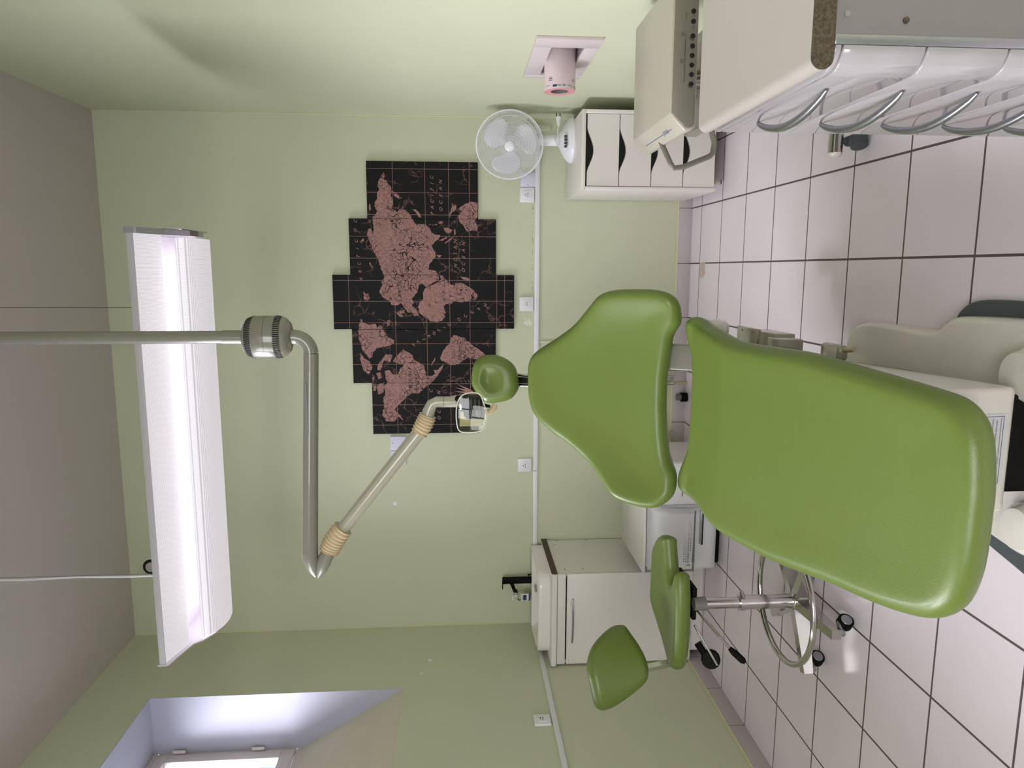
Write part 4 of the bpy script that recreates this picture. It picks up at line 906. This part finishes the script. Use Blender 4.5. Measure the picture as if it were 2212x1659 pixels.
MB().lathe([(.0, .008), (.018, .007), (.026, .002), (.026, -.003), (.0, -.003)], fc+fn*.034, fn, 32, caps=False).lathe([(.0, .012), (.009, .010), (.011, .004)], fc+fn*.034-fe2*.01, fn, 20, caps=False).build('badge', M_fan, t)
MB().cyl(fc-fn*.03, fc+fn*.022, .020, n=24).build('hub', M_blade, t)
for k in range(3):
    b = MB(); vs = []; base = PI*.62+k*2*PI/3; nu, nv = 12, 10
    for i in range(nu+1):
        for j in range(nv+1):
            u, v = i/nu, j/nv-.5; r = .018+.126*u; wdt = (.25+.95*math.sin(PI*min(1, u*.62+.10)))*1.12
            sw = .35*u; rr = r*(1-.20*(v*2)**4*u); vs.append(fpt(base+sw+v*wdt*1.25, rr, v*.026-.002))
    fs = [[i*(nv+1)+j, (i+1)*(nv+1)+j, (i+1)*(nv+1)+j+1, i*(nv+1)+j+1] for i in range(nu) for j in range(nv)]
    b.add(vs, fs); o = b.build('blade', M_blade, t); md = o.modifiers.new('thickness', 'SOLIDIFY'); md.thickness = .0015
MB().tube([(FX+.03, FY-.03, FZ+.075), (FX-.01, FY-.07, FZ+.100), (FX-.045, FY-.09, FZ+.085), (FX-.03, FY-.09, FZ+.082), (FX+.02, FY-.075, FZ+.085), (FX+.075, FY-.06, FZ+.080)], .0032, n=8).build('power_cord', M_fan, t)
pl = MB().tube([(FX+.055, FY-.065, FZ+.080), (FX+.075, FY-.06, FZ+.080), (FX+.098, FY-.052, FZ+.078)], [.006, .010, .015], n=12).build('plug', M_fan, t)
for dz in (-.008, .010): MB().cyl((FX+.098, FY-.052, FZ+.078+dz), (FX+.120, FY-.048, FZ+.080+dz), .0022, n=8).build('pin', M_ink, pl)

# ------------------------------------------------------------------ paper dispenser recess and roll
t = thing('paper_dispenser', 'pale pink recessed dispenser frame in the right wall, holding the paper roll', 'dispenser', (W-.005, -1.09, .89))
g0, g1, f0, f1 = -1.368, -.846, .776, 1.013
fr = MB()
for a, b, c, d in ((g0, RY0+.006, f0, f1), (RY1-.006, g1, f0, f1), (RY0+.006, RY1-.006, f0, RZ0+.004), (RY0+.006, RY1-.006, RZ1-.004, f1)): fr.box((W-.012, a, c), (W-.0003, b, d), .0012)
fr.build('frame', mat('pale_pink_enamel', (208, 196, 196), .4, noise=.03, nscale=10), t)
ln = MB(); e_ = .002
ln.box((W, RY0+.0005, RZ0+.0005), (W+RD-.002, RY0+e_, RZ1-.0005)).box((W, RY1-e_, RZ0+.0005), (W+RD-.002, RY1-.0005, RZ1-.0005)).box((W, RY0+e_, RZ0+.0005), (W+RD-.002, RY1-e_, RZ0+e_)).box((W, RY0+e_, RZ1-e_), (W+RD-.002, RY1-e_, RZ1-.0005)).box((W+RD-.004, RY0+e_, RZ0+e_), (W+RD-.002, RY1-e_, RZ1-e_))
struct(ln.build('trim_11', M_metfr, smooth=False))
t = thing('paper_roll', 'paper hand towel roll sticking out of the wall dispenser', 'paper roll', (2.80, -1.075, .89))
rc = (2.752, -1.075, .8905); rr_ = .0605
rl = MB(); nn = 64
rl.lathe([(rr_, 0), (rr_, .31)], rc, (1, 0, 0), nn, caps=False); rl.lathe([(.036, .31), (.036, .0)], rc, (1, 0, 0), nn, caps=False, mi=0); rl.lathe([(rr_, .31), (.036, .31)], rc, (1, 0, 0), nn, caps=False)
rl.build('paper', M_paper, t)
MB().lathe([(.036, .0), (rr_-.0004, 0)], rc, (1, 0, 0), nn, caps=False).build('pink_roll_end', M_pink, t)
MB().lathe([(.0355, .001), (.0355, .05), (.033, .05), (.033, .001), (.0355, .001)], rc, (1, 0, 0), nn, caps=False).lathe([(.033, .05), (0, .05)], rc, (1, 0, 0), nn, caps=False, mi=1).build('core', [M_grey, M_dark], t)
ptx = MB()
def onroll(x, a, dx, da): 
    vs = []
    n = 6
    for i in range(n+1):
        aa = a+da*i/n
        for xx in (x, x+dx): vs.append((xx, rc[1]-math.cos(aa)*(rr_+.0006), rc[2]+math.sin(aa)*(rr_+.0006)))
    ptx.add(vs, [[2*i, 2*i+1, 2*i+3, 2*i+2] for i in range(n)], 0)
for a, da, x, dx in ((.30, .28, .006, .008), (.05, .2, .008, .0015), (.05, .2, .012, .0015), (-.25, .22, .008, .002), (-.25, .22, .013, .002), (-.95, .6, .009, .0012), (-.7, .3, .013, .0012), (.75, .5, .012, .0012), (-1.25, .18, .006, .008), (.62, .25, .030, .002), (.62, .25, .036, .002), (.62, .25, .042, .0012), (-1.0, .25, .030, .002), (-1.0, .25, .036, .0012)): onroll(rc[0]+x, a, dx, da)
ptx.build('roll_print', M_navy, t, smooth=False)

# ------------------------------------------------------------------ instrument cart (blue stripe)
t = thing('instrument_cart', 'dental instrument cart with blue stripe and control holes, behind the right cabinet', 'dental cart', (2.62, -1.90, 0))
bx0, bx1, by0, by1 = 2.467, 2.785, -2.10, -1.70
pr = [(2.424, .700), (2.466, .7435), (2.795, .7435), (2.80, .70), (2.79, .676), (2.438, .674), (2.428, .683)]
MB().prism(pr, 'Y', by0+.004, by1, .003).build('top_housing', mat('beige_housing', (178, 173, 158), .3, noise=.01), t)
fp = [(2.431, .700), (2.469, .7385), (2.79, .7385), (2.792, .70), (2.785, .680), (2.440, .679), (2.433, .686)]
fpn = MB().prism(fp, 'Y', by0-.002, by0+.004, .001).build('control_panel', mat('warm_grey_panel', (118, 115, 102), .45, noise=.02), t)
for k, x_ in enumerate((2.539, 2.562, 2.585, 2.608, 2.631, 2.655, 2.690, 2.714, 2.750)):
    MB().cyl((x_, by0-.0016, .6915), (x_, by0-.0030, .6915), .0062, n=20).build('control_hole', M_dark, fpn)
pn = MB(); yp = by0-.0032
for xa, xb in ((2.543, 2.586), (2.604, 2.647)): pn.add([(xa, yp, .7100), (xb, yp, .7100), (xb, yp, .7112), (xa, yp, .7112)], [[0, 1, 2, 3]])
pn.text('WATER', .0042, (2.5875, yp, .709), (1, 0, 0), (0, 0, 1)); pn.text('AIR', .0042, (2.652, yp, .709), (1, 0, 0), (0, 0, 1)); pn.text('MASTER', .0042, (2.695, yp, .709), (1, 0, 0), (0, 0, 1)); pn.text('OFF', .0042, (2.672, yp, .690), (1, 0, 0), (0, 0, 1)); pn.text('ON', .0042, (2.700, yp, .690), (1, 0, 0), (0, 0, 1))
for x_ in (2.590, 2.655):
    for a, b in (((0, 0), (.008, 0)), ((.008, 0), (.008, .007)), ((.008, .007), (0, .007)), ((0, .007), (0, 0)), ((.001, .003), (.007, .005))):
        A = (x_+a[0], yp, .7145+a[1]); B = (x_+b[0], yp, .7145+b[1]); pn.tube([A, B], .0003, n=4)
for x_ in (2.539, 2.655): pn.tube([(x_-.0095*math.cos(math.radians(q)), yp, .6915+.0095*math.sin(math.radians(q))) for q in range(-20, 75, 10)], .0008, n=5)
pn.build('panel_print', M_ink, fpn, smooth=False)
# stripe and wordmark on the slanting left face
sf = Vector((2.445, 0, .7215)); up_ = Vector((.042, 0, .0435)).normalized(); no_ = Vector((-.0435, 0, .042)).normalized()
stp = MB()
def sl_q(ya, yb, c, hw):
    o = sf+no_*.0012
    stp.add([Vector((o.x, ya, o.z))+up_*(c-hw), Vector((o.x, yb, o.z))+up_*(c-hw), Vector((o.x, yb, o.z))+up_*(c+hw), Vector((o.x, ya, o.z))+up_*(c+hw)], [[0, 1, 2, 3]])
sl_q(-1.76, -1.95, -.006, .0008); sl_q(-1.985, -2.03, -.006, .0008)
stp.text('JUNUS', .017, Vector((sf.x, -1.953, sf.z))+no_*.0014+up_*(-.010), (0, -1, 0), up_, align='LEFT', shear=.2)
stp.build('blue_stripe', M_blue, t, smooth=False)
hd = [(2.45, -1.86, .705), (2.425, -1.88, .700), (2.372, -1.90, .680), (2.358, -1.90, .668), (2.362, -1.90, .64), (2.392, -1.90, .565), (2.402, -1.90, .556), (2.43, -1.90, .553), (2.50, -1.90, .575)]
MB().tube(hd, .0085, n=12, sx=.5).build('tool_hanger', M_pgrey, t)
MB().box((2.47, -2.03, .555), (2.74, -1.75, .600), .008).build('lower_tray', M_pgrey, t)
MB().cyl((2.60, -1.90, .11), (2.60, -1.90, .676), .024, n=28).build('post', M_chrome, t)
for yq in (-1.70, -2.12):
    e = Vector((0, 0, 0))
    lg = MB().cyl((2.438, yq, .088), (2.80, yq, .088), .022, n=28).build('foot_tube', M_chrome, t)
    MB().lathe([(.022, .0), (.021, .006), (.014, .013), (.0, .016)], (2.438, yq, .088), (-1, 0, 0), 24, caps=False).build('end_cap', M_gloss, lg)
    for xq in (2.475, 2.765):
        MB().cyl((xq, yq-.005, .05), (xq, yq-.005, .075), .010, n=12).box((xq-.016, yq-.03, .022), (xq+.016, yq+.012, .058), .008).build('caster_fork', M_dgrey, lg)
        MB().lathe([(.0, -.022), (.020, -.022), (.026, -.018), (.0265, -.008), (.0265, .008), (.026, .018), (.020, .022), (.0, .022)], (xq-.004, yq-.026, .0265), (1, .35, 0), 24, caps=False).build('wheel', M_dgrey, lg)
MB().cyl((2.60, -2.12, .088), (2.60, -1.70, .088), .018, n=20).build('cross_tube', M_chrome, t)

# ------------------------------------------------------------------ right cabinet with bow handles
t = thing('drawer_cabinet', 'white drawer cabinet with bow handles against the right wall, nearest the camera', 'cabinet', (2.6, -2.78, 0))
KY0, KY1 = -3.005, -2.548
MB().box((2.385, KY0, .02), (2.85, KY1, .778)).build('carcass', M_grey, t, smooth=False)
for y_, z_, x_, r_, mm in ((0, .762, 2.392, .004, M_chrome), (0, .678, 2.386, .0045, M_chip)):
    MB().cyl((x_+.02, KY0, z_), (x_+.02, KY0-.002, z_), r_, n=16).build('screw', mm, t)
MB().box((2.372, KY0-.004, .02), (2.386, KY1, .778), .002).build('front_edge_strip', M_alu, t)
pr = [(2.852, .780)]+[(2.354-.016*math.sin(PI*i/14), .796-.016*math.cos(PI*i/14)) for i in range(15)]+[(2.852, .812)]
wt = MB().prism(pr, 'Y', KY0-.006, KY1+.002, 0).build('worktop', mat('cream_worktop', (172, 167, 158), .4, noise=.01), t)
MB().prism(pr, 'Y', KY0-.0074, KY0-.006, 0).build('worktop_edge', M_chip, wt, smooth=False)
seams = [.778, .766, .646, .526, .406, .286, .166, .046]
M_dr = mat('glossy_drawer_front', (162, 159, 160), .10, coat=.5, noise=.008)
for k in range(len(seams)-1):
    zt, zb = seams[k]-.0015, seams[k+1]+.0015
    rr0 = .030
    ol = [(2.372, KY1), (2.340, KY1)] + [(2.340, KY0+.034), (2.3425, KY0+.020), (2.350, KY0+.008), (2.362, KY0-.001), (2.372, KY0-.004)]
    dr = MB().prism(ol, 'Z', zb, zt, .0012, seg=1).build('drawer' if k else 'front_rail', M_dr, t, angle=45)
    if k:
        zh = zt-.031; ya, yb = -2.905, -2.650; P = []
        for i in range(21):
            u = i/20; P.append((2.338-.028*math.sin(PI*u)**.8, ya+(yb-ya)*u, zh))
        MB().tube(P, [.0030+.0038*math.sin(PI*i/20)**.4 for i in range(21)], n=14).build('handle', M_alu, dr)

# ------------------------------------------------------------------ small marks on walls and floor
bpy.context.view_layer.update()
